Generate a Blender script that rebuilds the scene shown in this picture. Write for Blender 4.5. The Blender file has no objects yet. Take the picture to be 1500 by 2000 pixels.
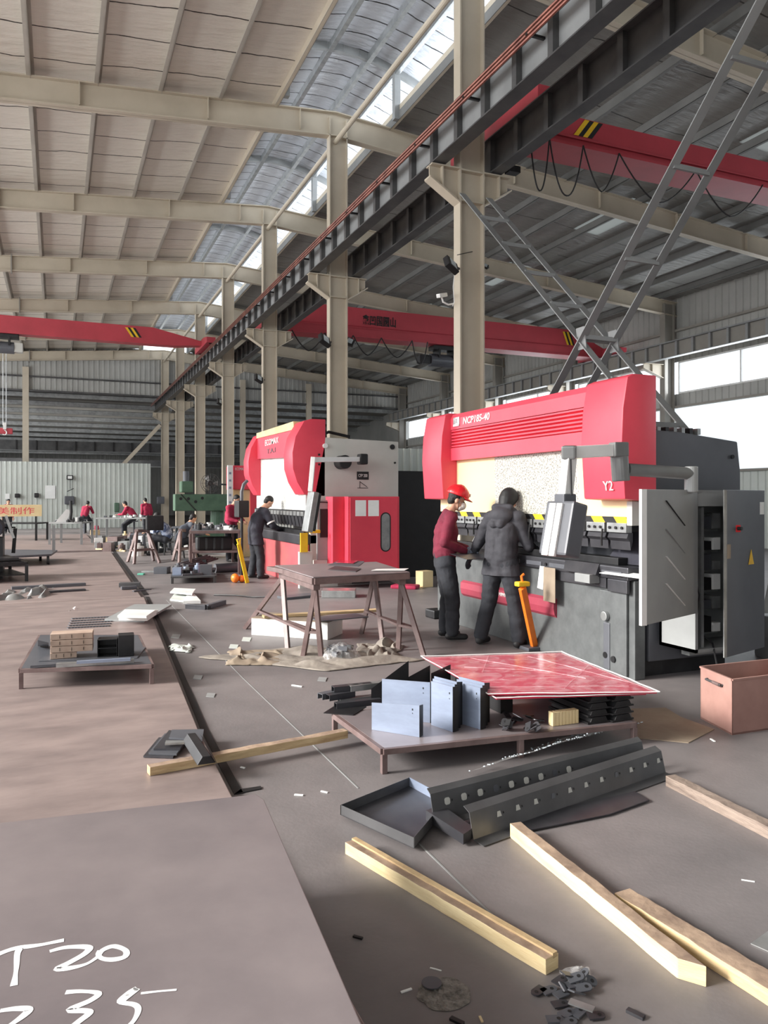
import bpy, bmesh, math, random
from mathutils import Vector as V, Matrix, Euler, noise as mnoise
SC = bpy.context.scene
COL = SC.collection
random.seed(7)
PI = math.pi
# ------------------------------------------------------------------ camera
TH = math.atan(638/1500); S_, C_ = math.sin(TH), math.cos(TH); EYE = 1.65
cam = bpy.data.cameras.new('camera'); cam.lens = 27; cam.sensor_width = 36; cam.sensor_fit = 'AUTO'
cam.shift_y = -27/2000; cam.clip_end = 400
camo = bpy.data.objects.new('camera', cam); COL.objects.link(camo)
camo.location = (0, 0, EYE); camo.rotation_euler = (PI/2, 0, -TH); SC.camera = camo
# ------------------------------------------------------------------ view, world, daylight
SC.view_settings.view_transform = 'Standard'; SC.view_settings.look = 'None'
SC.view_settings.gamma = 1; SC.view_settings.use_curve_mapping = False
SC.view_settings.exposure = -0.02
SC.cycles.max_bounces = 8; SC.cycles.diffuse_bounces = 5; SC.cycles.sample_clamp_indirect = 6
w = bpy.data.worlds.new('World'); SC.world = w; w.use_nodes = True
bg = w.node_tree.nodes['Background']; bg.inputs[0].default_value = (.86, .93, 1, 1); bg.inputs[1].default_value = 2.2
def area(name, loc, rot, sx, sy, power, col=(1, 1, 1)):
    l = bpy.data.lights.new(name, 'AREA'); l.shape = 'RECTANGLE'; l.size = sx; l.size_y = sy; l.energy = power; l.color = col
    o = bpy.data.objects.new(name, l); COL.objects.link(o); o.location = loc; o.rotation_euler = rot
    return o
area('window_daylight_left', (-9.6, 18, 5.4), (0, math.radians(-82), 0), 6, 50, 3000, (1, .975, .95))
sun = bpy.data.lights.new('low_sun', 'SUN'); sun.energy = 8; sun.angle = math.radians(16); sun.color = (1, .96, .9)
suno = bpy.data.objects.new('low_sun', sun); COL.objects.link(suno); suno.rotation_euler = V((1, -.12, -.45)).to_track_quat('-Z', 'Y').to_euler()
area('door_daylight_front', (-2, -7.6, 3.2), (math.radians(84), 0, math.radians(0)), 12, 5.5, 130, (1, .975, .95))
area('window_daylight_right', (21.0, 18, 6.2), (0, math.radians(90), 0), 1.3, 52, 1100, (.9, .95, 1))
area('ridge_daylight_left', (3.9, 20, 10.75), (0, math.radians(-105), 0), .5, 52, 650, (.88, .94, 1))
area('ridge_daylight_right', (7.56, 20, 10.75), (0, math.radians(105), 0), .5, 52, 650, (.88, .94, 1))
# ------------------------------------------------------------------ helpers
def ray(px, py):
    a = (px-750)/1500; b = (973-py)/1500
    return V((C_*a+S_, -S_*a+C_, b))
O0 = V((0, 0, EYE))
def PZ(px, py, z=0): d = ray(px, py); return O0+d*((z-EYE)/d.z)
def PX(px, py, x): d = ray(px, py); return O0+d*(x/d.x)
def PY(px, py, y): d = ray(px, py); return O0+d*(y/d.y)
def PD(px, py, dep): return O0+ray(px, py)*dep
MATS = {}
def mat(name, c, rough=.5, metal=0, c2=None, scale=3, amt=.5, bump=0, bscale=None, detail=5, stretch=None, spec=None, alpha=None, trans=0, lo=.35, hi=.7):
    m = bpy.data.materials.new(name); m.use_nodes = True; n = m.node_tree.nodes; l = m.node_tree.links
    b = n['Principled BSDF']; b.inputs['Base Color'].default_value = (*c, 1); b.inputs['Roughness'].default_value = rough; b.inputs['Metallic'].default_value = metal
    if spec is not None: b.inputs['Specular IOR Level'].default_value = spec
    if trans: b.inputs['Transmission Weight'].default_value = trans
    tc = n.new('ShaderNodeTexCoord'); mp = n.new('ShaderNodeMapping'); l.new(tc.outputs['Object'], mp.inputs[0])
    if stretch: mp.inputs['Scale'].default_value = stretch
    c2 = c2 or tuple(min(1, x*.78) for x in c)
    nz = n.new('ShaderNodeTexNoise'); nz.inputs['Scale'].default_value = scale; nz.inputs['Detail'].default_value = detail; nz.inputs['Roughness'].default_value = .62
    l.new(mp.outputs[0], nz.inputs[0])
    r = n.new('ShaderNodeValToRGB'); r.color_ramp.elements[0].position = lo; r.color_ramp.elements[1].position = hi
    r.color_ramp.elements[0].color = (*c, 1); r.color_ramp.elements[1].color = (*[c[i]+(c2[i]-c[i])*amt*2 if amt < .5 else c2[i] for i in range(3)], 1)
    l.new(nz.outputs[0], r.inputs[0]); l.new(r.outputs[0], b.inputs['Base Color'])
    if bump:
        nb = n.new('ShaderNodeTexNoise'); nb.inputs['Scale'].default_value = bscale or scale*4; nb.inputs['Detail'].default_value = 4
        l.new(mp.outputs[0], nb.inputs[0]); bp = n.new('ShaderNodeBump'); bp.inputs['Strength'].default_value = bump; bp.inputs['Distance'].default_value = .03
        l.new(nb.outputs[0], bp.inputs['Height']); l.new(bp.outputs[0], b.inputs['Normal'])
    MATS[name] = m; return m
M_ = MATS
# sRGB helper
def s(r, g, b): return tuple(((x/255)/12.92 if x/255 <= .04045 else ((x/255+.055)/1.055)**2.4) for x in (r, g, b))
mat('concrete', s(128,122,122), .5, 0, s(100,96,97), .9, bump=.05, bscale=40, detail=8)
mat('brown_plate', s(160,144,140), .42, .2, s(128,115,113), 1.6, bump=.04, bscale=8, detail=9, stretch=(1,2.2,1))
mat('grey_plate', s(144,134,135), .38, .2, s(118,110,113), 1.3, bump=.03, bscale=7, detail=9)
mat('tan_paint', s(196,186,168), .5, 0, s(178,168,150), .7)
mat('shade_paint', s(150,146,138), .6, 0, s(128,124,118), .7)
mat('dark_steel', s(88,88,88), .45, .2, s(62,62,64), 2)
mat('beam_grey', s(150,152,152), .5, .1, s(126,128,128), 1)
mat('black_steel', s(48,48,50), .4, .3, s(28,28,30), 4)
mat('mill_steel', s(84,84,88), .35, .5, s(60,60,66), 3)
mat('blue_steel', s(150,162,184), .35, .3, s(128,138,158), 2.2, stretch=(1,1,3))
mat('copper', s(150,96,82), .35, .6, s(92,52,46), 3)
mat('crane_red', s(186,66,78), .42, 0, s(168,60,70), 1.2)
mat('press_red', s(228,74,92), .4, 0, s(212,62,82), 1.2)
mat('press_red_dusty', s(190,78,86), .6, 0, s(160,92,90), 2.4)
mat('grey_machine', s(150,152,152), .45, 0, s(132,134,134), 1.2)
mat('dark_machine', s(92,94,100), .45, .1, s(76,78,84), 1)
mat('light_machine', s(196,196,190), .45, 0, s(182,182,176), 1)
mat('bed_grey', s(98,101,102), .5, .1, s(82,85,86), 7, bump=.04, bscale=30)
mat('trim_red', s(160,62,80), .55, 0, s(142,54,70), 3)
mat('arm_grey', s(116,118,118), .4, 0, s(102,104,104), 3)
mat('cream_plate', s(235,214,168), .5, 0, s(216,192,140), 2)
mat('white_plate', s(226,226,220), .4, 0, s(168,168,164), 4, lo=.5, hi=.75)
mat('white_paint', s(236,236,234), .4, 0, s(218,218,216), 2)
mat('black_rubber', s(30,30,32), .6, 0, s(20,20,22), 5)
mat('yellow', s(240,196,40), .5, 0, s(220,172,30), 4)
mat('orange', s(240,128,40), .45, 0, s(222,110,34), 4)
mat('wood', s(214,190,148), .6, 0, s(168,140,104), 3.5, bump=.15, bscale=20, stretch=(1,1,9), detail=8)
mat('wood_light', s(230,212,170), .6, 0, s(206,182,138), 3, bump=.12, bscale=20, stretch=(1,1,9), detail=8)
mat('wood_grey', s(150,134,122), .75, 0, s(104,90,82), 4, bump=.3, bscale=18, stretch=(1,1,8), detail=8)
mat('wood_top', s(176,152,130), .7, 0, s(126,106,92), 6, bump=.2, bscale=20); mat('tan_face', s(186,164,148), .7, 0, s(166,142,126), 6)
mat('rust_bin', s(170,132,122), .6, 0, s(144,108,100), 2, bump=.05)
mat('rust_frame', s(124,106,104), .5, .15, s(96,78,76), 5)
mat('cardboard', s(150,136,118), .8, 0, s(128,112,98), 3)
mat('galvanised', s(176,178,178), .32, .6, s(140,142,142), 5)
mat('navy_cloth', s(52,52,62), .85, 0, s(40,40,50), 6, bump=.3, bscale=14)
mat('coat_cloth', s(62,62,68), .8, 0, s(48,48,54), 5, bump=.3, bscale=12)
mat('trouser_cloth', s(50,52,58), .9, 0, s(36,38,44), 5, bump=.3, bscale=14)
mat('maroon_cloth', s(122,34,56), .85, 0, s(94,26,46), 6, bump=.35, bscale=14)
mat('bright_maroon_cloth', s(176,40,76), .85, 0, s(140,30,60), 6, bump=.3, bscale=14)
mat('grey_cloth', s(86,92,102), .85, 0, s(66,70,80), 6, bump=.3, bscale=14)
mat('white_blue_cloth', s(186,198,220), .85, 0, s(70,84,116), 6, bump=.3, bscale=14, lo=.45, hi=.55)
mat('skin', s(214,168,142), .55, 0, s(196,146,122), 8)
mat('hair', s(26,24,26), .6, 0, s(16,15,16), 20, bump=.4, bscale=60)
mat('glove', s(150,160,176), .85, 0, s(116,124,140), 12, bump=.3, bscale=60)
mat('dark_glove', s(96,98,104), .85, 0, s(70,72,80), 12, bump=.3, bscale=60)
mat('helmet_red', s(216,34,44), .25, 0, s(196,28,38), 3)
mat('mask_white', s(236,232,224), .8, 0, s(220,214,204), 6)
mat('shoe', s(44,44,46), .6, 0, s(30,30,32), 6)
mat('green_machine', s(84,112,92), .5, 0, s(66,92,74), 3)
mat('siding', s(176,176,172), .55, .1, s(156,156,152), .5)
mat('siding_light', s(206,212,206), .5, 0, s(190,196,190), .5)
mat('roof_purlin', s(176,170,160), .5, .1, s(156,150,140), 1)
mat('paper', s(244,246,244), .8, 0, s(232,234,232), 3)
mat('chalk', s(240,240,240), .9, 0, s(200,198,198), 30, lo=.45, hi=.8)
mat('tarp', s(150,142,132), .8, 0, s(118,110,104), 4, bump=.4, bscale=10)
mat('red_panel', s(196,48,78), .12, 0, s(160,28,54), 1)
mat('lens_glass', s(200,210,216), .1, 0, s(170,180,186), 4)
mat('mint', s(120,220,190), .5); mat('concrete_rough', s(150,144,138), .9, 0, s(90,84,80), 30, bump=.8, bscale=60)
mat('blue_mark', s(60,90,190), .4, 0, s(50,80,170), 4)
mat('channel_steel', s(92,92,94), .4, .2, s(72,72,74), 3)
def film(name, c, a, rough=.15):
    m = bpy.data.materials.new(name); m.use_nodes = True; n = m.node_tree.nodes; l = m.node_tree.links
    b = n['Principled BSDF']; b.inputs['Base Color'].default_value = (*c, 1); b.inputs['Roughness'].default_value = rough
    nz = n.new('ShaderNodeTexNoise'); nz.inputs['Scale'].default_value = 7; nz.inputs['Detail'].default_value = 6; nz.inputs['Distortion'].default_value = 1.5
    mr = n.new('ShaderNodeMapRange'); mr.inputs[1].default_value = .42; mr.inputs[2].default_value = .62; mr.inputs[3].default_value = a*.35; mr.inputs[4].default_value = a
    tc = n.new('ShaderNodeTexCoord'); l.new(tc.outputs['Object'], nz.inputs[0]); l.new(nz.outputs[0], mr.inputs[0]); l.new(mr.outputs[0], b.inputs['Alpha'])
    bp = n.new('ShaderNodeBump'); bp.inputs['Strength'].default_value = .5; l.new(nz.outputs[0], bp.inputs['Height']); l.new(bp.outputs[0], b.inputs['Normal'])
    MATS[name] = m
film('clear_film', (.9, .9, .9), .42); film('pink_film', (.9, .62, .66), .35)
def translucent(name, c, rib=0):
    m = bpy.data.materials.new(name); m.use_nodes = True; n = m.node_tree.nodes; l = m.node_tree.links
    n.remove(n['Principled BSDF']); t = n.new('ShaderNodeBsdfTranslucent'); t.inputs[0].default_value = (*c, 1)
    d = n.new('ShaderNodeBsdfDiffuse'); d.inputs[0].default_value = (*c, 1); mx = n.new('ShaderNodeMixShader'); mx.inputs[0].default_value = .3
    l.new(t.outputs[0], mx.inputs[1]); l.new(d.outputs[0], mx.inputs[2]); l.new(mx.outputs[0], n['Material Output'].inputs[0]); MATS[name] = m
translucent('daylight_sheet', (.95, .96, .96)); translucent('skylight_sheet', (.42, .43, .42))
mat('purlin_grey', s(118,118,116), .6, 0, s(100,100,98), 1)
def insul(name, ca, cb, wire, pitch, crinkle, rough, axis_len=1.0):
    # roll insulation facing: seams/wires across, soft crinkles
    m = bpy.data.materials.new(name); m.use_nodes = True; n = m.node_tree.nodes; l = m.node_tree.links
    b = n['Principled BSDF']; b.inputs['Roughness'].default_value = rough
    tc = n.new('ShaderNodeTexCoord'); sx = n.new('ShaderNodeSeparateXYZ'); l.new(tc.outputs['Object'], sx.inputs[0])
    nz = n.new('ShaderNodeTexNoise'); nz.inputs['Scale'].default_value = .55; nz.inputs['Detail'].default_value = 5; l.new(tc.outputs['Object'], nz.inputs[0])
    def math_(op, a, bv=None):
        q = n.new('ShaderNodeMath'); q.operation = op
        for i, v in enumerate((a, bv)):
            if v is None: continue
            if isinstance(v, (int, float)): q.inputs[i].default_value = v
            else: l.new(v, q.inputs[i])
        return q.outputs[0]
    j = math_('MULTIPLY', nz.outputs[0], .45)
    yy = math_('ADD', sx.outputs[1], j); xs = math_('MULTIPLY', sx.outputs[0], .03); yy = math_('ADD', yy, xs)
    fr = math_('FRACT', math_('DIVIDE', yy, pitch)); lt = math_('LESS_THAN', fr, .032/pitch)
    mx = n.new('ShaderNodeMix'); mx.data_type = 'RGBA'; mx.inputs['A'].default_value = (*ca, 1); mx.inputs['B'].default_value = (*cb, 1); l.new(nz.outputs[0], mx.inputs[0])
    m2 = n.new('ShaderNodeMix'); m2.data_type = 'RGBA'; l.new(lt, m2.inputs[0]); l.new(mx.outputs['Result'], m2.inputs['A']); m2.inputs['B'].default_value = (*wire, 1)
    l.new(m2.outputs['Result'], b.inputs['Base Color'])
    mp = n.new('ShaderNodeMapping'); mp.inputs['Scale'].default_value = (1, 4, 1); l.new(tc.outputs['Object'], mp.inputs[0])
    nb = n.new('ShaderNodeTexNoise'); nb.inputs['Scale'].default_value = 1.6; nb.inputs['Detail'].default_value = 5; l.new(mp.outputs[0], nb.inputs[0])
    bp = n.new('ShaderNodeBump'); bp.inputs['Strength'].default_value = crinkle; bp.inputs['Distance'].default_value = .12; l.new(nb.outputs[0], bp.inputs['Height'])
    l.new(bp.outputs[0], b.inputs['Normal']); MATS[name] = m
insul('roof_lining', s(228,222,210), s(208,201,190), s(52,46,44), 1.05, .45, .5)
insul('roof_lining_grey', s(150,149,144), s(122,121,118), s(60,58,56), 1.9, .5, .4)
insul('foil_lining', s(226,228,232), s(180,186,196), s(48,48,50), .55, 1.0, .3)
# worn ram plate
def worn(name, base, wear, dark, y0=-9, y1=9):
    m = mat(name, base, .5); n = m.node_tree.nodes; l = m.node_tree.links; b = n['Principled BSDF']
    tc = n.new('ShaderNodeTexCoord'); nz = n.new('ShaderNodeTexNoise'); nz.inputs['Scale'].default_value = 55; nz.inputs['Detail'].default_value = 3
    big = n.new('ShaderNodeTexNoise'); big.inputs['Scale'].default_value = 1.1; big.inputs['Detail'].default_value = 4
    l.new(tc.outputs['Object'], nz.inputs[0]); l.new(tc.outputs['Object'], big.inputs[0])
    r1 = n.new('ShaderNodeValToRGB'); r1.color_ramp.elements[0].position = .44; r1.color_ramp.elements[1].position = .54; r1.color_ramp.elements[1].color = (.7, .7, .7, 1)
    l.new(big.outputs[0], r1.inputs[0])
    r2 = n.new('ShaderNodeValToRGB'); r2.color_ramp.elements[0].position = .47; r2.color_ramp.elements[1].position = .6
    r2.color_ramp.elements[0].color = (*wear, 1); r2.color_ramp.elements[1].color = (*dark, 1); l.new(nz.outputs[0], r2.inputs[0])
    mx = n.new('ShaderNodeMix'); mx.data_type = 'RGBA'; mx.inputs['A'].default_value = (*base, 1); l.new(r1.outputs[0], mx.inputs[0]); l.new(r2.outputs[0], mx.inputs['B'])
    l.new(mx.outputs['Result'], b.inputs['Base Color'])
    sp = n.new('ShaderNodeSeparateXYZ'); l.new(tc.outputs['Object'], sp.inputs[0]); wob = n.new('ShaderNodeMath'); wob.operation = 'MULTIPLY_ADD'; wob.inputs[1].default_value = .5; l.new(big.outputs[0], wob.inputs[0]); l.new(sp.outputs[1], wob.inputs[2])
    g1 = n.new('ShaderNodeMath'); g1.operation = 'GREATER_THAN'; g1.inputs[1].default_value = y0+.25; l.new(wob.outputs[0], g1.inputs[0])
    g2 = n.new('ShaderNodeMath'); g2.operation = 'LESS_THAN'; g2.inputs[1].default_value = y1+.25; l.new(wob.outputs[0], g2.inputs[0])
    g3 = n.new('ShaderNodeMath'); g3.operation = 'MULTIPLY'; l.new(g1.outputs[0], g3.inputs[0]); l.new(g2.outputs[0], g3.inputs[1])
    g4 = n.new('ShaderNodeMath'); g4.operation = 'MULTIPLY'; l.new(g3.outputs[0], g4.inputs[0]); l.new(r1.outputs[0] if y0 < -5 else g3.outputs[0], g4.inputs[1]); l.new(g4.outputs[0], mx.inputs[0])
worn('worn_cream', s(238,216,168), s(206,204,194), s(130,128,120), -1.0, .55); worn('worn_white', s(226,226,220), s(222,222,216), s(120,120,116))

def wm(o):
    m = o.matrix_basis.copy(); p = o.parent
    while p: m = p.matrix_basis @ m; p = p.parent
    return m
def tag(o, label=None, cat=None, group=None, kind=None):
    if label: o['label'] = label
    if cat: o['category'] = cat
    if group: o['group'] = group
    if kind: o['kind'] = kind
    return o
def thing(name, label, cat, loc=(0, 0, 0), rz=0, group=None):
    o = bpy.data.objects.new(name, None); COL.objects.link(o); o.location = loc; o.rotation_euler = (0, 0, rz); o.empty_display_size = .2
    return tag(o, label, cat, group)
def dup(r, loc, rz=0, label=None, group=None):
    def cp(o, p):
        c = o.copy(); COL.objects.link(c); c.parent = p
        for k in CH.get(o.name, []): CH.setdefault(c.name, []).append(cp(k, c))
        return c
    c = cp(r, None); c.location = loc; c.rotation_euler = (0, 0, rz)
    if label: c['label'] = label
    if group: c['group'] = group
    return c
CH = {}
class MB:
    def __init__(self): self.b = bmesh.new()
    def _add(self, vs, fs):
        v = [self.b.verts.new(p) for p in vs]
        for f in fs:
            try: self.b.faces.new([v[i] for i in f])
            except ValueError: pass
        return self
    def box(self, c, size, rz=0, rx=0, ry=0):
        m = Matrix.Translation(V(c)) @ Euler((rx, ry, rz)).to_matrix().to_4x4()
        x, y, z = [q/2 for q in size]
        vs = [m @ V(p) for p in ((-x,-y,-z),(x,-y,-z),(x,y,-z),(-x,y,-z),(-x,-y,z),(x,-y,z),(x,y,z),(-x,y,z))]
        return self._add(vs, ((3,2,1,0),(4,5,6,7),(0,1,5,4),(1,2,6,5),(2,3,7,6),(3,0,4,7)))
    def bb(self, x0, x1, y0, y1, z0, z1): return self.box(((x0+x1)/2,(y0+y1)/2,(z0+z1)/2),(abs(x1-x0),abs(y1-y0),abs(z1-z0)))
    def prism(self, pts, vec):
        pts = [V(p) for p in pts]; vec = V(vec); n = len(pts)
        nor = V((0,0,0))
        for i in range(n): nor += pts[i].cross(pts[(i+1) % n])
        if nor.dot(vec) > 0: pts = pts[::-1]
        return self._add(pts+[p+vec for p in pts], [tuple(range(n)), tuple(range(2*n-1, n-1, -1))]+[(i, i+n, (i+1) % n+n, (i+1) % n)[::1] for i in range(n)])
    def slab(self, pts, th): return self.prism(pts, (0, 0, -th))
    def bar(self, a, b, w, h, up=(0,0,1)):
        a, b = V(a), V(b); d = (b-a).normalized(); sd = d.cross(V(up))
        if sd.length < 1e-4: sd = d.cross(V((1,0,0)))
        sd.normalize(); u = sd.cross(d); pts = [a+sd*x*w/2+u*y*h/2 for x, y in ((-1,-1),(1,-1),(1,1),(-1,1))]
        return self.prism(pts, b-a)
    def tube(self, pts, r, n=8, cap=True):
        pts = [V(p) for p in pts]; k = len(pts); rr = r if isinstance(r, (list, tuple)) else [r]*k
        vs = []; prev = None
        for i, p in enumerate(pts):
            t = (pts[min(i+1,k-1)]-pts[max(i-1,0)]).normalized()
            if prev is None: a = t.cross(V((0,0,1))) if abs(t.z) < .95 else t.cross(V((1,0,0)))
            else: a = prev-t*prev.dot(t)
            a.normalize(); prev = a; bb_ = t.cross(a)
            vs += [p+(a*math.cos(2*PI*j/n)+bb_*math.sin(2*PI*j/n))*rr[i] for j in range(n)]
        fs = [(i*n+j, i*n+(j+1) % n, (i+1)*n+(j+1) % n, (i+1)*n+j) for i in range(k-1) for j in range(n)]
        if cap: fs += [tuple(range(n))[::-1], tuple((k-1)*n+j for j in range(n))]
        return self._add(vs, fs)
    def cyl(self, a, b, r, n=20): return self.tube([a, b], r, n)
    def ball(self, c, r, seg=16):
        r = r if isinstance(r, (list, tuple)) else (r, r, r)
        bmesh.ops.create_uvsphere(self.b, u_segments=seg, v_segments=max(6, seg*2//3), radius=1, matrix=Matrix.Translation(V(c)) @ Matrix.Diagonal((*r, 1)))
        return self
    def grid(self, f, nu, nv):
        vs = [f(i/nu, j/nv) for j in range(nv+1) for i in range(nu+1)]
        return self._add(vs, [(j*(nu+1)+i, j*(nu+1)+i+1, (j+1)*(nu+1)+i+1, (j+1)*(nu+1)+i) for j in range(nv) for i in range(nu)])
    def build(self, name, m, parent=None, label=None, cat=None, group=None, kind=None, bevel=0, smooth=False, solid=0, local=False, mats=None):
        me = bpy.data.meshes.new(name); b = self.b
        if bevel:
            bmesh.ops.remove_doubles(b, verts=b.verts, dist=1e-5)
            es = [e for e in b.edges if len(e.link_faces) == 2 and e.calc_face_angle(0) > .6]
            try: bmesh.ops.bevel(b, geom=es, offset=bevel, segments=2, profile=.6, affect='EDGES', clamp_overlap=True)
            except Exception: pass
        bmesh.ops.recalc_face_normals(b, faces=b.faces)
        if parent:
            if not local: b.transform(wm(parent).inverted())
            loc = V((0, 0, 0))
        else:
            xs = [v.co for v in b.verts]
            loc = V(((min(p.x for p in xs)+max(p.x for p in xs))/2, (min(p.y for p in xs)+max(p.y for p in xs))/2, min(p.z for p in xs)))
            b.transform(Matrix.Translation(-loc))
        b.to_mesh(me); b.free()
        if smooth:
            for p in me.polygons: p.use_smooth = True
            try: me.set_sharp_from_angle(angle=.7)
            except Exception: pass
        me.materials.append(MATS[m])
        o = bpy.data.objects.new(name, me); COL.objects.link(o); o.location = loc
        if parent: o.parent = parent; CH.setdefault(parent.name, []).append(o)
        if solid:
            md = o.modifiers.new('solid', 'SOLIDIFY'); md.thickness = solid; md.offset = 0
        return tag(o, label, cat, group, kind)
def text(txt, m, parent, origin, right, up, h, name='lettering', depth=.004, width=None, bold=0, shear=0):
    cu = bpy.data.curves.new('t', 'FONT'); cu.body = txt; cu.size = 1; cu.extrude = .02; cu.offset = bold; cu.shear = shear
    to = bpy.data.objects.new('t', cu); COL.objects.link(to)
    dg = bpy.context.evaluated_depsgraph_get(); me = bpy.data.meshes.new_from_object(to.evaluated_get(dg)); bpy.data.objects.remove(to)
    if not me.vertices: return None
    x0 = min(v.co.x for v in me.vertices); x1 = max(v.co.x for v in me.vertices); y0 = min(v.co.y for v in me.vertices); y1 = max(v.co.y for v in me.vertices)
    right, up = V(right).normalized(), V(up).normalized(); nor = right.cross(up); k = h/(y1-y0); kx = width/(x1-x0) if width else k
    b = bmesh.new(); b.from_mesh(me)
    for v in b.verts: v.co = V(origin)+right*((v.co.x-x0)*kx)+up*((v.co.y-y0)*k)+nor*(v.co.z*depth/.02)
    mb = MB(); mb.b = b
    return mb.build(name, m, parent)
ORD = ['nearest', 'second', 'third', 'fourth', 'fifth', 'sixth', 'seventh', 'eighth', 'ninth', 'tenth', 'eleventh', 'twelfth', 'thirteenth', 'fourteenth']
# ------------------------------------------------------------------ shell
RX = 5.73; XL, XR, YF, YB = -10.0, 21.4, 46.6, -8.0; COLX = 5.78
FR = [4.27+6*i for i in range(-2, 8)]          # frames along the hall
def ztop(x): return 10.25-.083*abs(x-RX)
MB().bb(XL-.3, XR+.3, YB-.3, 80, -.3, 0).build('floor', 'concrete', kind='structure')
def siding(name, p0, p1, z0, z1, m, pitch=.2, dep=.035, kind='structure', **kw):
    p0, p1 = V((*p0, 0)), V((*p1, 0)); d = p1-p0; L = d.length; d.normalize(); nn = V((-d.y, d.x, 0)); k = int(L/pitch); vs = []
    for i in range(k+1):
        for f, o in ((0, 0), (.55, 0), (.65, dep), (.9, dep)):
            t = (i+f)*pitch
            if t > L: break
            vs.append(p0+d*t+nn*o)
    mb = MB(); n = len(vs)
    mb._add([V((p.x, p.y, z)) for p in vs for z in (z0, z1)], [(2*i, 2*i+2, 2*i+3, 2*i+1) for i in range(n-1)])
    mb._add([V((p.x, p.y, z))-nn*.03 for p in (vs[0], vs[-1]) for z in (z0, z1)], [(0, 2, 3, 1)])
    return mb.build(name, m, kind=kind, **kw)
# left wall with window band (out of frame), back wall with the big door opening
wl = MB(); wl.bb(XL-.2, XL, YB, YF, 0, 2.2); wl.bb(XL-.2, XL, YB, YF, 8.75, 9.3)
for y in range(-8, 47, 6): wl.bb(XL-.2, XL, y, y+.3, 2.2, 8.75)
wl.build('wall_left', 'siding', kind='structure')
wb = MB(); wb.bb(XL, -8.5, YB-.2, YB, 0, 10.6); wb.bb(-4.5, XR, YB-.2, YB, 0, 10.6); wb.bb(-8.5, -4.5, YB-.2, YB, 5, 10.6)
wb.build('wall_back', 'siding', kind='structure')
# right wall: cladding above and below the window strip, girts
siding('wall_right', (XR, YB), (XR, YF), 6.75, 9.15, 'siding', .3)
wr = siding('wall_right', (XR, YB), (XR, YF), 5.05, 5.55, 'siding', .3)
for i, y in enumerate([YB]+FR[1:]):
    y1 = (FR[1:]+[YF])[i]
    if y1-y < .6: continue
    f = MB(); yy = (y+y1)/2
    for a, b, c, d in ((y+.15, y1-.15, 5.55, 5.61), (y+.15, y1-.15, 6.69, 6.75), (y+.15, y+.21, 5.61, 6.69), (y1-.21, y1-.15, 5.61, 6.69), (yy-.03, yy+.03, 5.61, 6.69)):
        f.bb(XR-.04, XR+.04, a, b, c, d)
    f.build(f'window_{i+1}', 'white_paint', kind='structure')
MB().bb(XR-.02, XR+.02, YB, 28, 2.6, 5.05).build('window_20', 'daylight_sheet', kind='structure')
siding('wall_right', (XR, YB), (XR, 28), 0, 2.6, 'siding_light', .3); siding('wall_right', (XR, 28), (XR, YF), 0, 5.05, 'siding', .3)
g = MB()
for z in (2.6, 5.05, 7.9): g.bb(XR-.18, XR-.03, YB, YF, z-.04, z+.04)
g.build('trim_1', 'shade_paint', kind='structure')
# far wall (upper) and the darker hall beyond
siding('wall_far', (XR, YF), (XL, YF), 7.6, 10.3, 'siding', .28)
fb = MB()
for z in (8.35,): fb.bb(XL, XR, YF-.16, YF-.02, z-.03, z+.05)
fb.bb(XL, XR, YF-.2, YF+.2, 7.52, 7.62); fb.build('trim_2', 'dark_steel', kind='structure')
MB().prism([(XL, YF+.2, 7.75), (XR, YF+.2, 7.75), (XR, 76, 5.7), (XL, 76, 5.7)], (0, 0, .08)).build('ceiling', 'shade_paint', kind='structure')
siding('wall_far', (XR, 76), (XL, 76), 0, 5.8, 'siding', .4)
MB().bb(XL-.2, XL, YF, 76, 0, 7.8).build('wall_left', 'siding', kind='structure')
MB().bb(XR, XR+.2, YF, 76, 0, 7.8).build('wall_right', 'siding', kind='structure')
area('far_hall_light', (-2, 52, 3.2), (math.radians(120), 0, 0), 16, 2, 420)  # bare area light aimed up at the far hall roof, no fixtures modelled
for i in range(11):
    y = YF+1.2+i*2.6; z = 7.75-(y-YF-.2)*2.05/29.2
    MB().bb(XL, XR, y, y+.22, z-.28, z-.02).build('roof_purlin', 'galvanised', label=f'{ORD[i]} cross purlin under the low roof of the far hall', cat='purlin', group='far hall purlins')
for i, (y, z0, z1, lab) in enumerate(((51, 4.55, 5.15, 'dark crane beam with stiffeners across the far hall, upper one'), (57, 3.9, 4.35, 'plain dark beam across the far hall, lower one'))):
    t = thing('crane_runway', lab, 'beam', (0, y, z0)); b = MB(); b.bb(XL, XR, y-.02, y+.02, z0, z1); b.build('web', 'dark_steel', t)
    MB().bb(XL, XR, y-.15, y+.15, z0-.04, z0).build('flange', 'beam_grey', t)
    if i == 0:
        for k in range(28): MB().bb(XL+k*1.1, XL+k*1.1+.06, y-.14, y-.02, z0, z1).build('stiffener', 'black_steel', t)
# roof lining
def lining(name, x0, x1, m, y0=YB, y1=YF):
    MB()._add([V((x0, y0, ztop(x0)+.22)), V((x1, y0, ztop(x1)+.22)), V((x1, y1, ztop(x1)+.22)), V((x0, y1, ztop(x0)+.22))], [(0, 1, 2, 3)]).build(name, m, kind='structure', solid=.05)
OPL, OPR = 4.4, 7.06
lining('ceiling', XL-.2, OPL, 'roof_lining'); lining('ceiling', OPR, 14.25, 'roof_lining_grey'); lining('ceiling', 15.15, XR+.2, 'roof_lining_grey')
for i in range(9):
    y = YB+i*6.1; lining('window_%d' % (21+i), 14.25, 15.15, 'skylight_sheet', y, y+2.6); lining('ceiling', 14.25, 15.15, 'roof_lining_grey', y+2.6, min(y+6.1, YF))
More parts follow.
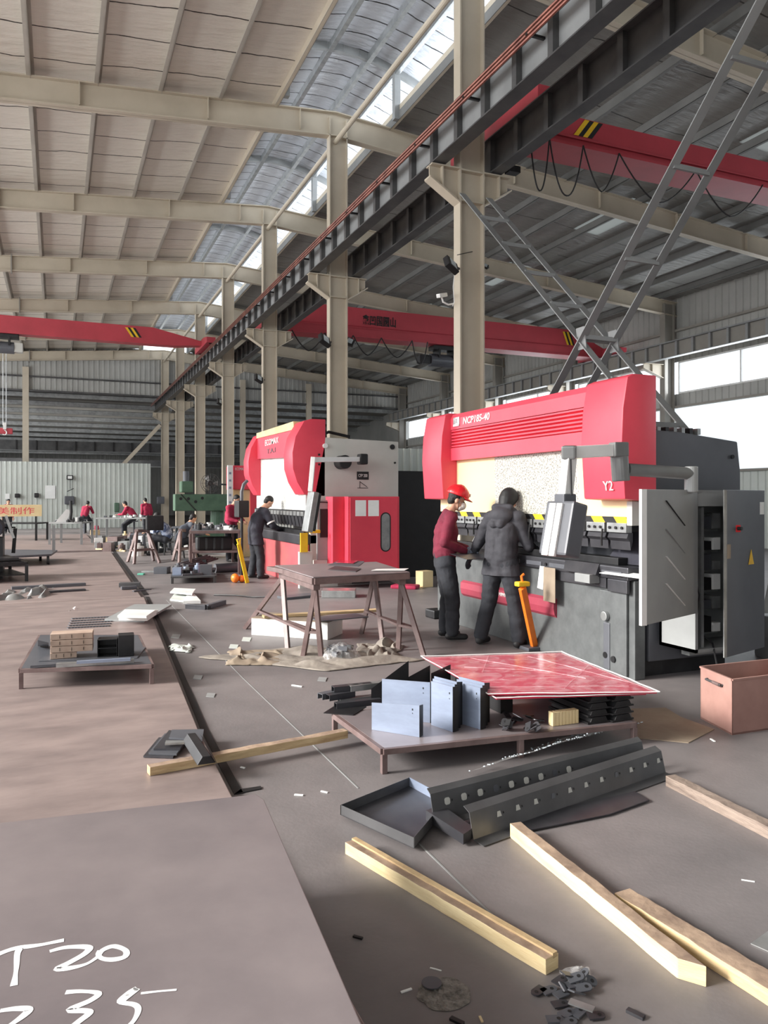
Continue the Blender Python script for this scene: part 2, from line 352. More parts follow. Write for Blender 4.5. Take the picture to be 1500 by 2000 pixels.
# monitor over the ridge opening
mon = MB(); AX0, AX1 = 3.45, 8.0
def arch(t): x = AX0+(AX1-AX0)*t; return x, 10.85+.6*math.sin(PI*t)
mon.grid(lambda u, v: V((arch(u)[0], YB+(YF-YB)*v, arch(u)[1]+.1)), 12, 1); mon.build('ceiling', 'foil_lining', kind='structure', solid=.05)
for x in (AX0, AX1): MB().bb(x-.01, x+.01, YB, YF, ztop(x)+.25, 10.97).build('window_%d' % (40 if x == AX0 else 41), 'skylight_sheet', kind='structure')
cb = MB()
for x in (OPL-.03, OPR+.03): cb.bb(x-.03, x+.03, YB, YF, ztop(x)+.0, ztop(x)+.34)
cb.build('trim_3', 'tan_paint', kind='structure')
for k, y in enumerate(FR[2:]):
    if y > YF: continue
    t = thing('ridge_arch', f'{ORD[k]} curved blue-grey rib of the ridge opening', 'rib', (RX, y-.5, 10.4), group='ridge ribs')
    mb = MB(); yy = y-.5
    pts = [V((arch(i/12)[0], yy, arch(i/12)[1])) for i in range(13)]
    for a, b in zip(pts, pts[1:]): mb.bar(a, b, .09, .17)
    mb.build('arch', 'beam_grey', t)
    for x in (OPL+.05, OPR-.05): MB().bb(x-.07, x+.07, yy-.07, yy+.07, ztop(x), 11.2).build('post', 'beam_grey', t)
for k, x in enumerate((4.75, 5.45, 6.35, 7.0)):
    z = 10.85+.6*math.sin(PI*(x-AX0)/(AX1-AX0))
    MB().bb(x-.05, x+.05, YB, YF, z-.1, z+.06).build('monitor_rail', 'galvanised', label=f'{["leftmost","second","third","rightmost"][k]} bright rail running under the ridge opening roof', cat='rail')
# purlins
pur = [4.4-1.22*i for i in range(12)]+[7.06+1.22*i for i in range(12)]
for i, x in enumerate(pur):
    left = i < 12; k = i % 12; z = ztop(x)
    mb = MB(); mb.bb(x-.012, x+.012, YB, YF, z, z+.2)
    mb.bb(x-.07 if left else x-.012, x+.012 if left else x+.07, YB, YF, z, z+.012); mb.bb(x-.012, x+.07, YB, YF, z+.19, z+.2)
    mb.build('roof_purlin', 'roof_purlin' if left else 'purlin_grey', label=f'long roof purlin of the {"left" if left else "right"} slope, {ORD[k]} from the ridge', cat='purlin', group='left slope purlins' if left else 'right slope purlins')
# rafters, one continuous frame beam per frame
def Ibeam_prof(mb, a, b, h, wd, tf=.025, hb=None):
    a, b = V(a), V(b); hb = hb or h
    mb.prism([a, b, b-V((0,0,hb)), a-V((0,0,h))], (0, .015, 0))
    for q0, q1 in ((a, b), (a-V((0,0,h)), b-V((0,0,hb)))):
        mb.prism([q0+V((0,-wd/2,0)), q1+V((0,-wd/2,0)), q1+V((0,wd/2,0)), q0+V((0,wd/2,0))], (0, 0, tf))
for k, y in enumerate(FR):
    lab = f'tan rafter beam crossing the hall, {["behind the camera","beside the camera","over the nearest bay"][k] if k < 3 else ORD[k-2]+" frame away from the camera"}'
    t = thing('rafter_beam', lab, 'beam', (RX, y, 9.6)); near = FR[2]
    mb = MB(); Ibeam_prof(mb, (XL, y, ztop(XL)), (RX, y, ztop(RX)), .44, .2, hb=.52); Ibeam_prof(mb, (RX, y, ztop(RX)), (XR, y, ztop(XR)), .52, .2, hb=.5)
    mb.build('beam', 'tan_paint', t)
    for x in [-6, -4.6, -1.4, .4, 2.9, 4.9, 7.9, 10.4, 13, 15.6, 18.2]:
        z = ztop(x); jn = x in (-1.4, 7.9)
        st = MB(); hh = .58 if jn else .46
        if jn: st.bb(x-.02, x+.02, y-.12, y+.12, z-hh+.02, z+.08)
        else: st.bb(x-.006, x+.006, y-.1, y-.015, z-hh+.02, z)
        st.build('joint_plate' if jn else 'stiffener', 'shade_paint' if jn else 'tan_paint', t)
# central columns
def bracket(t, x0, x1, y, zt, side):
    xi, xo = (x0, x1)
    MB().prism([(xi, y-.01, zt), (xo, y-.01, zt), (xo, y-.01, zt-.19), (xi, y-.01, zt-.5)], (0, .02, 0)).build('bracket_web', 'tan_paint', t)
    MB().prism([(xi, y-.1, zt), (xo, y-.1, zt), (xo, y+.1, zt), (xi, y+.1, zt)], (0, 0, -.02)).build('bracket_top', 'tan_paint', t)
    MB().prism([(xi, y-.1, zt-.5), (xo+.03*side, y-.1, zt-.19), (xo+.03*side, y+.1, zt-.19), (xi, y+.1, zt-.5)], (0, 0, -.025)).build('bracket_flange', 'tan_paint', t)
    xm = xi+(xo-xi)*.6; MB().bb(xm-.01, xm+.01, y-.09, y-.012, zt-.34, zt-.02).build('stiffener', 'tan_paint', t)
for k, y in enumerate([y for y in FR if 9 < y < 47]):
    t = thing('steel_column', f'tan steel H column of the central row, {ORD[k]} from the camera', 'column', (COLX, y, 0))
    mb = MB(); zt = ztop(COLX)-.5
    mb.bb(COLX-.2, COLX+.2, y-.008, y+.008, 0, zt+.4)
    for sx in (-.2, .2): mb.bb(COLX+sx-.012, COLX+sx+.012, y-.1, y+.1, 0, zt+.4)
    mb.build('shaft', 'tan_paint', t)
    bp = MB(); bp.bb(COLX-.3, COLX+.3, y-.18, y+.18, 0, .03); bp.build('base_plate', 'tan_paint', t)
    cp = MB()
    for z in (6.14, 6.6): cp.bb(COLX-.19, COLX+.19, y-.1, y-.01, z-.012, z+.012)
    cp.build('stiffener', 'tan_paint', t)
    bracket(t, COLX-.21, 5.1, y, 6.62, -1); bracket(t, COLX+.21, 6.45, y, 6.62, 1)
    COL7 = t
t = thing('steel_column', 'grey row column just outside the right of the picture beside the camera', 'column', (COLX, 4.27, 0))
mb = MB(); mb.bb(COLX-.2, COLX+.2, 4.262, 4.278, 0, 9.7)
for sx in (-.2, .2): mb.bb(COLX+sx-.012, COLX+sx+.012, 4.17, 4.37, 0, 9.7)
mb.build('shaft', 'tan_paint', t)
# right wall columns
for k, y in enumerate([y for y in FR if 9 < y < 47]):
    t = thing('wall_column', f'grey steel column at the right wall, {ORD[k]} from the camera', 'column', (20.9, y, 0))
    mb = MB(); mb.bb(20.75, 21.2, y-.01, y+.01, 0, 8.9)
    for sx in (20.75, 21.2): mb.bb(sx-.012, sx+.012, y-.13, y+.13, 0, 8.9)
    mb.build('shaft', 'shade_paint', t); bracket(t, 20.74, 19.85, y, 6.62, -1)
for x, y in ((-1.6, 46.46), (10.4, 46.46), (14.6, 46.46)):
    MB().bb(x-.16, x+.16, y-.1, y+.1, 0, 8.85).build('wind_post', 'tan_paint', label={-1.6: 'slim wind post at the far end left of the partition lamp', 10.4: 'slim wind post at the far end right of the central columns', 14.6: 'slim wind post at the far end near the right corner'}[x], cat='post')
MB().bar((5.5, 46.2, 5.9), (2.6, 46.2, 2.6), .2, .2).build('knee_brace', 'tan_paint', COL7)
# runway beams
def runway(name, x, wd, y0, y1, zb, ztp, label, m, st_side, n_st, mst='dark_steel'):
    t = thing(name, label, 'crane beam', (x, y0, zb)); z0, z1 = zb, ztp
    MB().bb(x-.008, x+.008, y0, y1, z0+.02, z1-.02).build('web', m, t)
    MB().bb(x-wd/2, x+wd/2, y0, y1, z0, z0+.02).build('bottom_flange', mst, t)
    MB().bb(x-wd/2-.02, x+wd/2+.02, y0, y1, z1-.02, z1).build('top_flange', mst, t)
    MB().bb(x-.03, x+.03, y0, y1, z1, z1+.06).build('crane_rail', mst, t)
    yy = FR[1]; k = 0
    proto = None
    while yy < y1-.1:
        if yy > y0+.1:
            if proto is None:
                proto = MB().bb(min(x, x+st_side*wd*.42), max(x, x+st_side*wd*.42), -.05, .05, z0+.02, z1-.02).build('stiffener', mst, None)
                CH.setdefault(t.name, []).append(proto); proto.parent = t; lx = proto.location.copy(); q = proto
            else:
                q = proto.copy(); COL.objects.link(q); q.parent = t; CH[t.name].append(q)
            q.location = (lx.x-x, yy-y0, lx.z-zb)
        yy += .75
    return t
runway('crane_runway', 5.23, .22, FR[0], 46.3, 6.64, 7.18, 'grey crane runway beam with dark stiffeners on the left brackets of the central columns', 'beam_grey', -1, 8)
runway('crane_runway', 6.21, .2, FR[0], 46.3, 6.64, 7.18, 'dark crane runway beam on the right brackets of the central columns', 'dark_steel', -1, 8)  # shade on this beam is put into its dark steel colour
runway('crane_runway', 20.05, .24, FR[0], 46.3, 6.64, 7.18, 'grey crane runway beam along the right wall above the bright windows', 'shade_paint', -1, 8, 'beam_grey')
for i, z in enumerate((6.95, 7.0, 7.05)):
    MB().cyl((4.99, FR[0], z), (4.99, 46.2, z), .02, 8).build('conductor_rail', 'copper', label=f'{["lowest","middle","topmost"][i]} of three copper conductor rails along the left crane beam', cat='conductor rail', group='copper conductor rails')
hp = None
for i in range(26):
    y = 7.5+i*1.5
    if hp is None:
        hp = MB().bb(4.97, 5.22, y-.02, y+.02, 6.985, 7.015).build('rail_hanger', 'black_steel', label='small dark hanger arm holding the copper conductor rails', cat='hanger', group='conductor rail hangers')
    else:
        q = hp.copy(); COL.objects.link(q); q.location.y += i*1.5
# eave tie tube along column heads
for k, (a, b) in enumerate(zip(FR[2:-1], FR[3:])):
    MB().cyl((COLX-.05, a+.01, 9.62), (COLX-.05, b-.01, 9.62), .055, 12).build('tie_tube', 'tan_paint', label=f'round tan tie tube between column heads, {ORD[k]} bay', cat='tie tube')
# X bracing: two parallel planes of angles with battens
t = thing('cross_brace', 'grey laced X brace between the nearest column and the one beside the camera', 'brace', (5.56, 4.4, .7))
for a, b in (((10.1, 6.2), (5.62, 1.87)), ((4.4, 6.3), (10.0, .7))):
    x = 5.56 if a[0] > 5 else 5.54
    for dx in (0, .46):
        MB().bar((x+dx, *a), (x+dx, *b), .012, .09, up=(1, 0, 0)).bar((x+dx+.03, *a), (x+dx+.03, *b), .06, .01, up=(0, .7, .7)).build('angle_bar', 'beam_grey', t)
    A, B = V((x, *a)), V((x, *b))
    for i in range(1, 8): p = A.lerp(B, i/8); MB().bar(p, p+V((.46, 0, 0)), .03, .05).build('batten', 'beam_grey', t)
for dx in (0, .46): MB().prism([(5.545+dx, 7.15, 3.36), (5.545+dx, 7.3, 3.36), (5.545+dx, 7.34, 3.62), (5.545+dx, 7.19, 3.62)], (.012, 0, 0)).build('gusset_plate', 'beam_grey', t)
# ------------------------------------------------------------------ cranes
def girder(lab, x0, x1, y, z0, z1, th, taper0=1.2, taper1=1.2, m='crane_red', ledge=True):
    t = thing('bridge_crane', lab, 'crane', ((x0+x1)/2, y, z0)); zm = (z1-z0)
    prof = [(x0, z0+zm*.35), (x0+taper0, z1), (x1-taper1, z1), (x1, z0+zm*.35), (x1, z0+.1), (x1-taper1*.6, z0), (x0+taper0*.6, z0), (x0, z0+.1)]
    MB().prism([(p[0], y-th/2, p[1]) for p in prof], (0, th, 0)).build('girder', m, t, bevel=.01)
    if ledge:
        MB().bb(x0+.4, x1-.4, y-th/2-.12, y+th/2+.12, z0-.03, z0+.01).build('lower_flange', m, t)
        MB().prism([(x0+.5, y-th/2-.002, z0+zm*.38), (x1-.5, y-th/2-.002, z0+zm*.38), (x1-.5, y-th/2-.05, z0+zm*.32), (x0+.5, y-th/2-.05, z0+zm*.32)], (0, .001, -.03)).build('rib', m, t)
    for x, sgn in ((x0, 1), (x1, -1)):
        MB().prism([(x-.16, y-1.3, 7.26), (x-.16, y-1.3, 7.46), (x-.16, y-.6, 7.56), (x-.16, y+.6, 7.56), (x-.16, y+1.3, 7.46), (x-.16, y+1.3, 7.26)], (.32, 0, 0)).build('end_truck', m, t, bevel=.01)
        for yy in (y-1.1, y+1.1): MB().cyl((x-.05, yy, 7.35), (x+.05, yy, 7.35), .11).build('wheel', 'black_steel', t)
    return t
def stripes(t, x, y, z0, z1, n=4, wd=.09, lean=.25):
    for i in range(n):
        a = x+i*wd; MB().prism([(a, y, z0), (a+wd, y, z0), (a+wd+lean, y, z1), (a+lean, y, z1)], (0, -.004, 0)).build('warning_stripe', 'yellow' if i % 2 == 0 else 'black_rubber', t)
c1 = girder('red bridge crane girder nearest the camera, upper right with hanging cable loops', 6.35, 20.05, 10.35, 7.27, 7.78, .4)
stripes(c1, 7.62, 10.144, 7.48, 7.76, lean=.22)
c2 = girder('red bridge crane girder in the middle of the right bay with dark lettering', 6.35, 20.05, 24.9, 7.2, 8.2, .5, 1.6, 1.6)
stripes(c2, 18.2, 24.644, 7.6, 8.1, lean=-.2)
c3 = girder('red bridge crane girder over the left bay with dark hoist', -9.6, 5.1, 29.2, 7.25, 7.86, .45, 1.6, 1.9, ledge=False)
stripes(c3, 2.45, 28.97, 7.45, 7.78, lean=-.22)
p = PY(708, 634, 24.64); q_ = PY(773, 638, 24.64)
text('鑫凹国圆山', 'black_rubber', c2, p, (1, 0, 0), (0, 0, 1), .36, width=(q_-p).x, bold=.02)
def festoon(t, xs, y, zt, drop, r=.012):
    for a, b in zip(xs, xs[1:]):
        w_ = b-a; pts = [V((a+w_*u, y, zt-drop*(1-abs(2*u-1)**(2.2 if w_ < .7 else 1.6))*(1 if w_ < .7 else .8))) for u in [i/16 for i in range(17)]]
        MB().tube(pts, r, 6).build('cable_loop', 'black_rubber', t)
def X_at(px, y): return PY(px, 500, y).x
festoon(c1, [X_at(p_, 10.05) for p_ in (1033, 1071, 1137, 1207, 1357, 1487)], 10.02, 7.27, .85)
festoon(c2, [X_at(p_, 24.5) for p_ in (570, 635, 690, 745, 805, 835)], 24.5, 7.2, .8, .02)
def hoist(x, y, z, s_, lab):
    t = thing('crane_hoist', lab, 'hoist', (x, y, z))
    MB().bb(x-.5*s_, x+.5*s_, y-.2*s_, y+.2*s_, z-.14*s_, z).build('trolley', 'black_steel', t, bevel=.02)
    MB().cyl((x-.55*s_, y, z-.45*s_), (x+.35*s_, y, z-.45*s_), .2*s_).build('rope_drum', 'dark_machine', t)
    MB().bb(x+.35*s_, x+.62*s_, y-.16*s_, y+.16*s_, z-.6*s_, z-.28*s_).build('gearbox', 'light_machine', t, bevel=.02)
    MB().bb(x-.95*s_, x-.55*s_, y-.14*s_, y+.14*s_, z-.58*s_, z-.32*s_).build('motor', 'black_steel', t, bevel=.04)
    for dx in (-.3, .2): MB().bb(x+dx*s_-.03, x+dx*s_+.03, y-.22*s_, y+.22*s_, z-.4*s_, z-.1*s_).build('hanger_plate', 'black_steel', t)
    return t
p = PY(872, 668, 24.8); hoist(p.x, 24.9, 7.16, 1.15, 'dark hoist hanging under the lettered crane girder')
p = PY(5, 650, 29); h3 = hoist(p.x, 29.2, 7.24, 1.0, 'dark hoist hanging under the left bay crane girder')
hb = PY(9, 842, 29.2); t = thing('hook_block', 'red hook block with white hook on thin ropes at the far left', 'crane hook', hb)
MB().cyl((hb.x-.05, 29.2, hb.z+.2), (hb.x-.05, 29.2, 6.7), .012, 6).cyl((hb.x+.05, 29.2, hb.z+.2), (hb.x+.05, 29.2, 6.7), .012, 6).build('rope', 'galvanised', t)
MB().bb(hb.x-.25, hb.x+.25, 29.1, 29.3, hb.z-.1, hb.z+.1).build('block', 'crane_red', t, bevel=.03)
MB().bb(hb.x-.04, hb.x+.06, 29.04, 29.12, hb.z+.05, hb.z+.28).build('bracket_plate', 'white_paint', t)
MB().tube([(hb.x+.07*math.cos(a), 29.06, hb.z-.06+.08*math.sin(a)) for a in [1.6-i*.45 for i in range(10)]], .02, 6).build('hook', 'white_paint', t)
# partition at far left
siding('partition_wall', (4.9, 45.6), (XL, 45.6), 0, 3.62, 'siding_light', .25, kind=None, label='pale corrugated partition wall across the far left end', cat='partition')
# floor joint lines, a thin light filler in the slab
for i, (a, b) in enumerate((((325,1172),(475,1325)), ((475,1325),(700,1540)), ((815,1645),(962,1788)))):
    A, B = PZ(*a, .0), PZ(*b, .0); MB().bar((A.x,A.y,.001), (B.x,B.y,.001), .008, .003).build(f'trim_{10+i}', 'grey_machine', kind='structure')
# ------------------------------------------------------------------ nearer press brake (long axis along the hall, front to the left)
def prY(mb, prof, y0, y1): return mb.prism([(x, y0, z) for x, z in prof], (0, y1-y0, 0))
t = thing('press_brake', 'large red and grey press brake at right with cream ram plate, nearest to the camera', 'press brake', (5.4, 7.4, 0)); P1 = t
CP = [(4.72, 2.76), (4.65, 2.73), (4.60, 2.45), (4.585, 2.15), (4.62, 1.64), (4.98, 1.62), (4.98, 2.76)]
yA, yB = PX(1217, 800, 4.6).y, PX(1137, 800, 4.6).y; yC, yD = PX(863, 850, 4.6).y, PX(826, 850, 4.6).y
for a, b in ((yA, yB), (yC, yD)): prY(MB(), CP, a, b).build('side_cover', 'press_red', t, bevel=.018, smooth=True)
text('Y2', 'white_paint', t, (4.598, PX(1190, 955, 4.6).y+.09, 1.66+.06), (0, -1, 0), (.03, 0, 1), .085, shear=-.2)
bm_ = MB(); prY(bm_, [(4.76, 2.74), (4.73, 2.68), (4.73, 2.54), (4.98, 2.54), (4.98, 2.74)], yB, yC); prY(bm_, [(4.73, 2.30), (4.73, 2.14), (4.98, 2.14), (4.98, 2.30)], yB, yC)
bm_.build('upper_beam', 'press_red', t)
for i in range(6):
    z = 2.52-i*.04; prY(MB(), [(4.775, z+.02), (4.735, z+.012), (4.735, z-.006), (4.775, z-.02), (4.82, z-.02), (4.82, z+.02)], yB+.01, yC-.01).build('grille_louvre', 'press_red', t)
MB().bb(4.80, 4.98, yB, yC, 2.29, 2.55).build('grille_back', 'press_red', t)
y0 = PX(957, 820, 4.73).y; y1 = PX(905, 820, 4.73).y
text('NCP185-40', 'white_paint', t, (4.727, y1, 2.585), (0, -1, 0), (0, 0, 1), .085, width=y1-y0, bold=.015, shear=.15)
ly = PX(898, 822, 4.73).y; ly2 = PX(886, 822, 4.73).y
lg = MB().bb(4.722, 4.728, ly, ly2, 2.575, 2.69).build('logo_plate', 'galvanised', t)
text('YX', 'white_paint', t, (4.719, ly2-.03, 2.62), (0, -1, 0), (0, 0, 1), .05, width=.07)
MB().bb(4.716, 4.722, ly+.01, ly2-.01, 2.575, 2.6).build('logo_bar', 'white_paint', t)
yr = PX(1235, 990, 4.82).y
MB().bb(4.82, 4.92, yr, yD-.1, 1.47, 2.2).build('ram', 'worn_cream', t)
MB().bb(4.80, 4.94, yr-.02, yr+.05, 1.4, 1.62).build('ram_end', 'light_machine', t)
n = 22; L = yD-.25-yr
for i in range(n):
    a = yr+.02+L*i/n; MB().prism([(4.80, a, 1.42), (4.80, a+L/n, 1.42), (4.80, a+L/n+.05, 1.477), (4.80, a+.05, 1.477)], (.012, 0, 0)).build('warning_stripe', 'yellow' if i % 2 == 0 else 'black_rubber', t)
for i in range(12):
    a = yr+.05+i*(L/12); b = a+L/12-.035
    MB().bb(4.79, 4.86, a, b, 1.33, 1.42).build('tool_clamp', 'galvanised', t, bevel=.004)
    for k in range(3): MB().cyl((4.785, a+.05+k*(b-a-.1)/2, 1.375), (4.775, a+.05+k*(b-a-.1)/2, 1.375), .014, 8).build('clamp_bolt', 'black_steel', t)
    prY(MB(), [(4.82, 1.33), (4.87, 1.33), (4.87, 1.25), (4.845, 1.17), (4.835, 1.25), (4.80, 1.28)], a, b).build('punch', 'mill_steel', t)
    if i % 2: MB().tube([(4.77, a, 1.36), (4.75, a-.01, 1.28), (4.76, a, 1.2)], .01, 6).build('clamp_hose', 'black_rubber', t)
# bed
yE, yF_ = PX(1240, 1320, 4.8).y, yD-.05
MB().bb(4.80, 4.92, yE, yF_, 0, .90).build('bed_plate', 'bed_grey', t, bevel=.01)
MB().bb(4.74, 5.0, yE+.02, yF_, .90, 1.02).build('bed_rail', 'mill_steel', t, bevel=.012)
MB().bb(4.82, 4.94, yE+.25, yF_, 1.02, 1.09).build('die', 'black_steel', t, bevel=.006)
for i in range(9):
    a = yE+.1+i*.42; MB().bb(4.73, 4.745, a, a+.28, .93, .975).build('rail_slot', 'dark_machine', t, bevel=.004)
    MB().cyl((4.735, a+.34, .955), (4.725, a+.34, .955), .016, 10).build('bolt', 'black_steel', t)
MB().bb(4.76, 4.8, yE+.35, yE+1.35, .80, .92).build('ledge', 'mill_steel', t, bevel=.006)
e0 = PX(1225, 1230, 4.78).y; e1 = PX(1172, 1200, 4.78).y
mb = MB(); mb.bb(4.77, 4.80, e0, e1, .02, .78); mb.build('end_block', 'bed_grey', t, bevel=.01)
py = PX(1185, 1203, 4.77); MB().cyl((4.77, py.y, py.z), (4.73, py.y, py.z), .045).build('round_knob', 'galvanised', t, bevel=.006)
MB().bb(4.76, 4.78, py.y-.05, py.y+.04, py.z-.5, py.z-.06).build('cylinder_cover', 'dark_machine', t, bevel=.01)
for dz, dy in ((.12, -.05), (.1, -.16)): MB().cyl((4.78, e1+dy-.05, dz+.05), (4.755, e1+dy-.05, dz+.05), .03, 12).build('anchor_bolt', 'black_steel', t)
q0, q1 = PX(905, 1150, 4.8), PX(1088, 1190, 4.8)
prY(MB(), [(4.80, .60), (4.76, .575), (4.755, .50), (4.77, .43), (4.80, .40)], q1.y, q0.y).build('red_trim_cover', 'trim_red', t)
text('HIWIN', 'white_paint', t, (4.754, PX(975, 1175, 4.755).y, .51), (0, -1, 0), (0, 0, 1), .04)
# frame behind
MB().prism([(4.98, 5.52, .15), (4.98, 5.52, .98), (5.3, 5.52, 1.05), (5.3, 5.52, 1.45), (4.98, 5.52, 1.55), (4.98, 5.52, 2.28), (5.35, 5.52, 2.27), (6.08, 5.52, 2.2), (6.12, 5.52, 1.9), (6.12, 5.52, .15)], (0, 3.75, 0)).build('frame', 'dark_machine', t, bevel=.015)
MB().prism([(4.98, 5.6, 0), (6.0, 5.6, 0), (6.0, 9.2, 0), (4.98, 9.2, 0)], (0, 0, .15)).build('plinth', 'black_steel', t)
MB().cyl((6.0, 5.515, 2.05), (6.0, 5.5, 2.05), .02, 10).build('lifting_hole', 'black_rubber', t)
for i in range(8): MB().bb(5.05+i*.1, 5.09+i*.1, 5.7, 9.1, 2.27, 2.33).build('top_pipe', 'galvanised' if i % 3 else 'black_steel', t)
MB().prism([(4.93, yE-.05, 1.03), (4.93, yE+.55, 1.03), (4.97, yE+.35, 1.32), (4.97, yE-.05, 1.36)], (.03, 0, 0)).build('back_gauge', 'navy_cloth', t)
MB().bb(4.64, 4.76, e1-.02, PX(1122, 1140, 4.64).y, .84, .925).build('ledge_box', 'grey_machine', t, bevel=.006)
MB().bb(4.735, 4.77, yE+.03, yE+.3, .78, .9).build('rail_end_block', 'mill_steel', t, bevel=.008)
# control arm and panel
a1 = (PD(1350, 925, 6.5), PD(1225, 917, 6.3))
MB().cyl(a1[0]+V((0,0,0)), a1[1], .052).build('lower_arm', 'arm_grey', t, smooth=True)
MB().cyl(a1[0]-V((0,0,.16)), a1[0]+V((0,0,.06)), .055).build('arm_base', 'grey_machine', t, bevel=.01)
MB().cyl(PD(1213, 940, 6.28), PD(1208, 872, 6.28), .072).build('arm_knuckle', 'arm_grey', t, bevel=.012)
A, B = PD(1205, 879, 6.25), PD(1112, 884, 6.1)
MB().bar(A, B, .06, .1).build('upper_arm', 'white_paint', t, bevel=.008)
MB().bar(PD(1222, 878, 6.27), PD(1195, 878, 6.22), .09, .12).build('arm_joint', 'arm_grey', t, bevel=.012)
MB().bar(B+V((0, 0, -.05)), B+V((-.01, -.01, .055)), .11, .12).build('arm_joint', 'arm_grey', t, bevel=.015)
D = PD(1104, 972, 6.08); MB().bar(B-V((0, 0, .04)), D, .085, .09).build('drop_post', 'white_paint', t, bevel=.008)
MB().cyl(PD(1114, 892, 6.05), PD(1116, 968, 6.03), .008, 8).build('cable', 'black_rubber', t)
MB().bar(D+V((0,0,.03)), D-V((0,0,.05)), .13, .12).build('panel_mount', 'dark_machine', t, bevel=.012)
pz = PD(1100, 1034, 6.05); MB().box(pz, (.16, .3, .43), rz=.15, ry=.22).build('control_panel', 'dark_machine', t, bevel=.02)
MB().box(pz+V((-.085, -.03, 0)), (.03, .06, .42), rz=.15, ry=.22).box(pz+V((-.085, .06, 0)), (.03, .07, .42), rz=.15, ry=.22).build('panel_screen_cover', 'white_paint', t, bevel=.006)
# electrical cabinet on the near end
c0, c1_ = PY(1358, 1000, 5.05).x, PY(1487, 1000, 5.05).x; zb, zt_ = .31, 1.72
cab = MB(); cab.bb(c0, c0+.03, 5.05, 5.48, zb, zt_); cab.bb(c1_-.03, c1_, 5.05, 5.48, zb, zt_); cab.bb(c0, c1_, 5.45, 5.48, zb, zt_); cab.bb(c0, c1_, 5.05, 5.48, zt_-.03, zt_); cab.bb(c0, c1_, 5.05, 5.48, zb, zb+.03); cab.bb(c0, c1_, 5.05, 5.08, zt_-.14, zt_)
cb_ = cab.build('cabinet', 'grey_machine', t)
cm = (c0+.03+c1_-.03)/2
MB().bb(c0+.12, c0+.15, 5.1, 5.4, zb+.03, zt_-.15).build('mounting_rail', 'galvanised', t)
for i, z in enumerate((zb+.12, zb+.33, zb+.5, zb+.68, zb+.86, zb+1.05)):
    MB().bb(c0+.04, c0+.5, 5.28, 5.44, z-.012, z+.012).build('shelf', 'galvanised', t)
    for k in range(4):
        m = ['white_paint', 'dark_machine', 'black_steel', 'galvanised', 'black_rubber', 'green_machine'][(i*3+k*2) % 6]
        h = .08+.03*((i+k) % 3); MB().bb(c0+.05+k*.11, c0+.14+k*.11, 5.22, 5.4, z+.014, z+.014+h).build('circuit_module', m, t, bevel=.003)
MB().tube([(c0+.1, 5.2, 1.1), (c0+.12, 5.12, .8), (c0+.1, 5.15, .5), (c0+.25, 5.1, .37), (c0+.1, 4.9, .2)], .008, 6).build('wire', 'black_rubber', t)
hx, hy = c0, 5.05; fx = PD(1257, 1000, 5.98); dx = V((fx.x, fx.y, 0)); hz0, hz1 = .66, 1.72
MB().bar((hx, hy-.012, (hz0+hz1)/2), (dx.x, dx.y, (hz0+hz1)/2), .022, hz1-hz0).build('cabinet_door', 'grey_machine', t, bevel=.004)
dr = t.children[-1] if False else CH[t.name][-1]
e = (V((hx, hy, 0))-dx).normalized(); nn = V((e.y, -e.x, 0)) if V((e.y, -e.x, 0)).dot(V((0, -1, 0))) > 0 else V((-e.y, e.x, 0))
MB().bar(V((dx.x, dx.y, hz0))-e*.01+nn*.0, V((dx.x, dx.y, hz1))-e*.01, .03, .05).build('door_edge', 'white_paint', dr)
for i in range(4):
    f0, f1, zz = .34, .66, (1.63, 1.40, 1.18, .96)[i]
    p0 = dx+e*(.94*.36)+nn*.013+V((0, 0, zz)); p1 = dx+e*(.94*.72)+nn*.013+V((0, 0, zz-.21))
    MB().bar(p0, p1, .004, .032, up=nn).build('door_slot', ['black_steel', 'grey_machine', 'white_paint', 'white_paint'][i], dr)
    pm = p0.lerp(p1, .55); MB().bar(pm-V((0,0,.028)), pm+V((0,0,.028)), .042, .008, up=nn).build('slot_clip', 'black_steel', dr)
gx = PD(1415, 1000, 6.46)
MB().bar((c1_, 5.03, (zb+zt_)/2), (gx.x, gx.y, (zb+zt_)/2), .025, zt_-zb).build('cabinet_door', 'dark_machine', t, bevel=.004); dr2 = CH[t.name][-1]
e2 = (V((c1_, 5.03, 0))-V((gx.x, gx.y, 0))).normalized(); n2 = V((e2.y, -e2.x, 0))
def onD2(u, z): return V((gx.x, gx.y, 0))+e2*u+n2*.015+V((0, 0, z))
MB().bar(onD2(0, zb)-n2*.01, onD2(0, zt_)-n2*.01, .012, .03).build('door_edge', 'galvanised', dr2)
MB().prism([onD2(.40, 1.07), onD2(.50, 1.07), onD2(.45, 1.2)], n2*.003).build('warning_sign', 'yellow', dr2)
MB().bar(onD2(.45, 1.095), onD2(.452, 1.15), .012, .003, up=n2).build('warning_mark', 'black_rubber', dr2)
MB().box(onD2(.2, 1.39), (.06, .01, .06)).build('switch_plate', 'helmet_red', dr2); MB().cyl(onD2(.2, 1.39), onD2(.2, 1.39)+n2*.04, .016, 10).build('door_switch', 'black_rubber', dr2)
MB().bar(onD2(.62, 1.56), onD2(.70, 1.56), .11, .002, up=n2).build('door_label', 'paper', dr2)
MB().bar(onD2(.02, 1.2), onD2(.07, 1.2), .12, .01, up=n2).build('lock_plate', 'cardboard', dr2)
MB().bb(5.35, 5.75, 5.4, 5.5, .2, .34).build('bracket_tray', 'grey_machine', t)
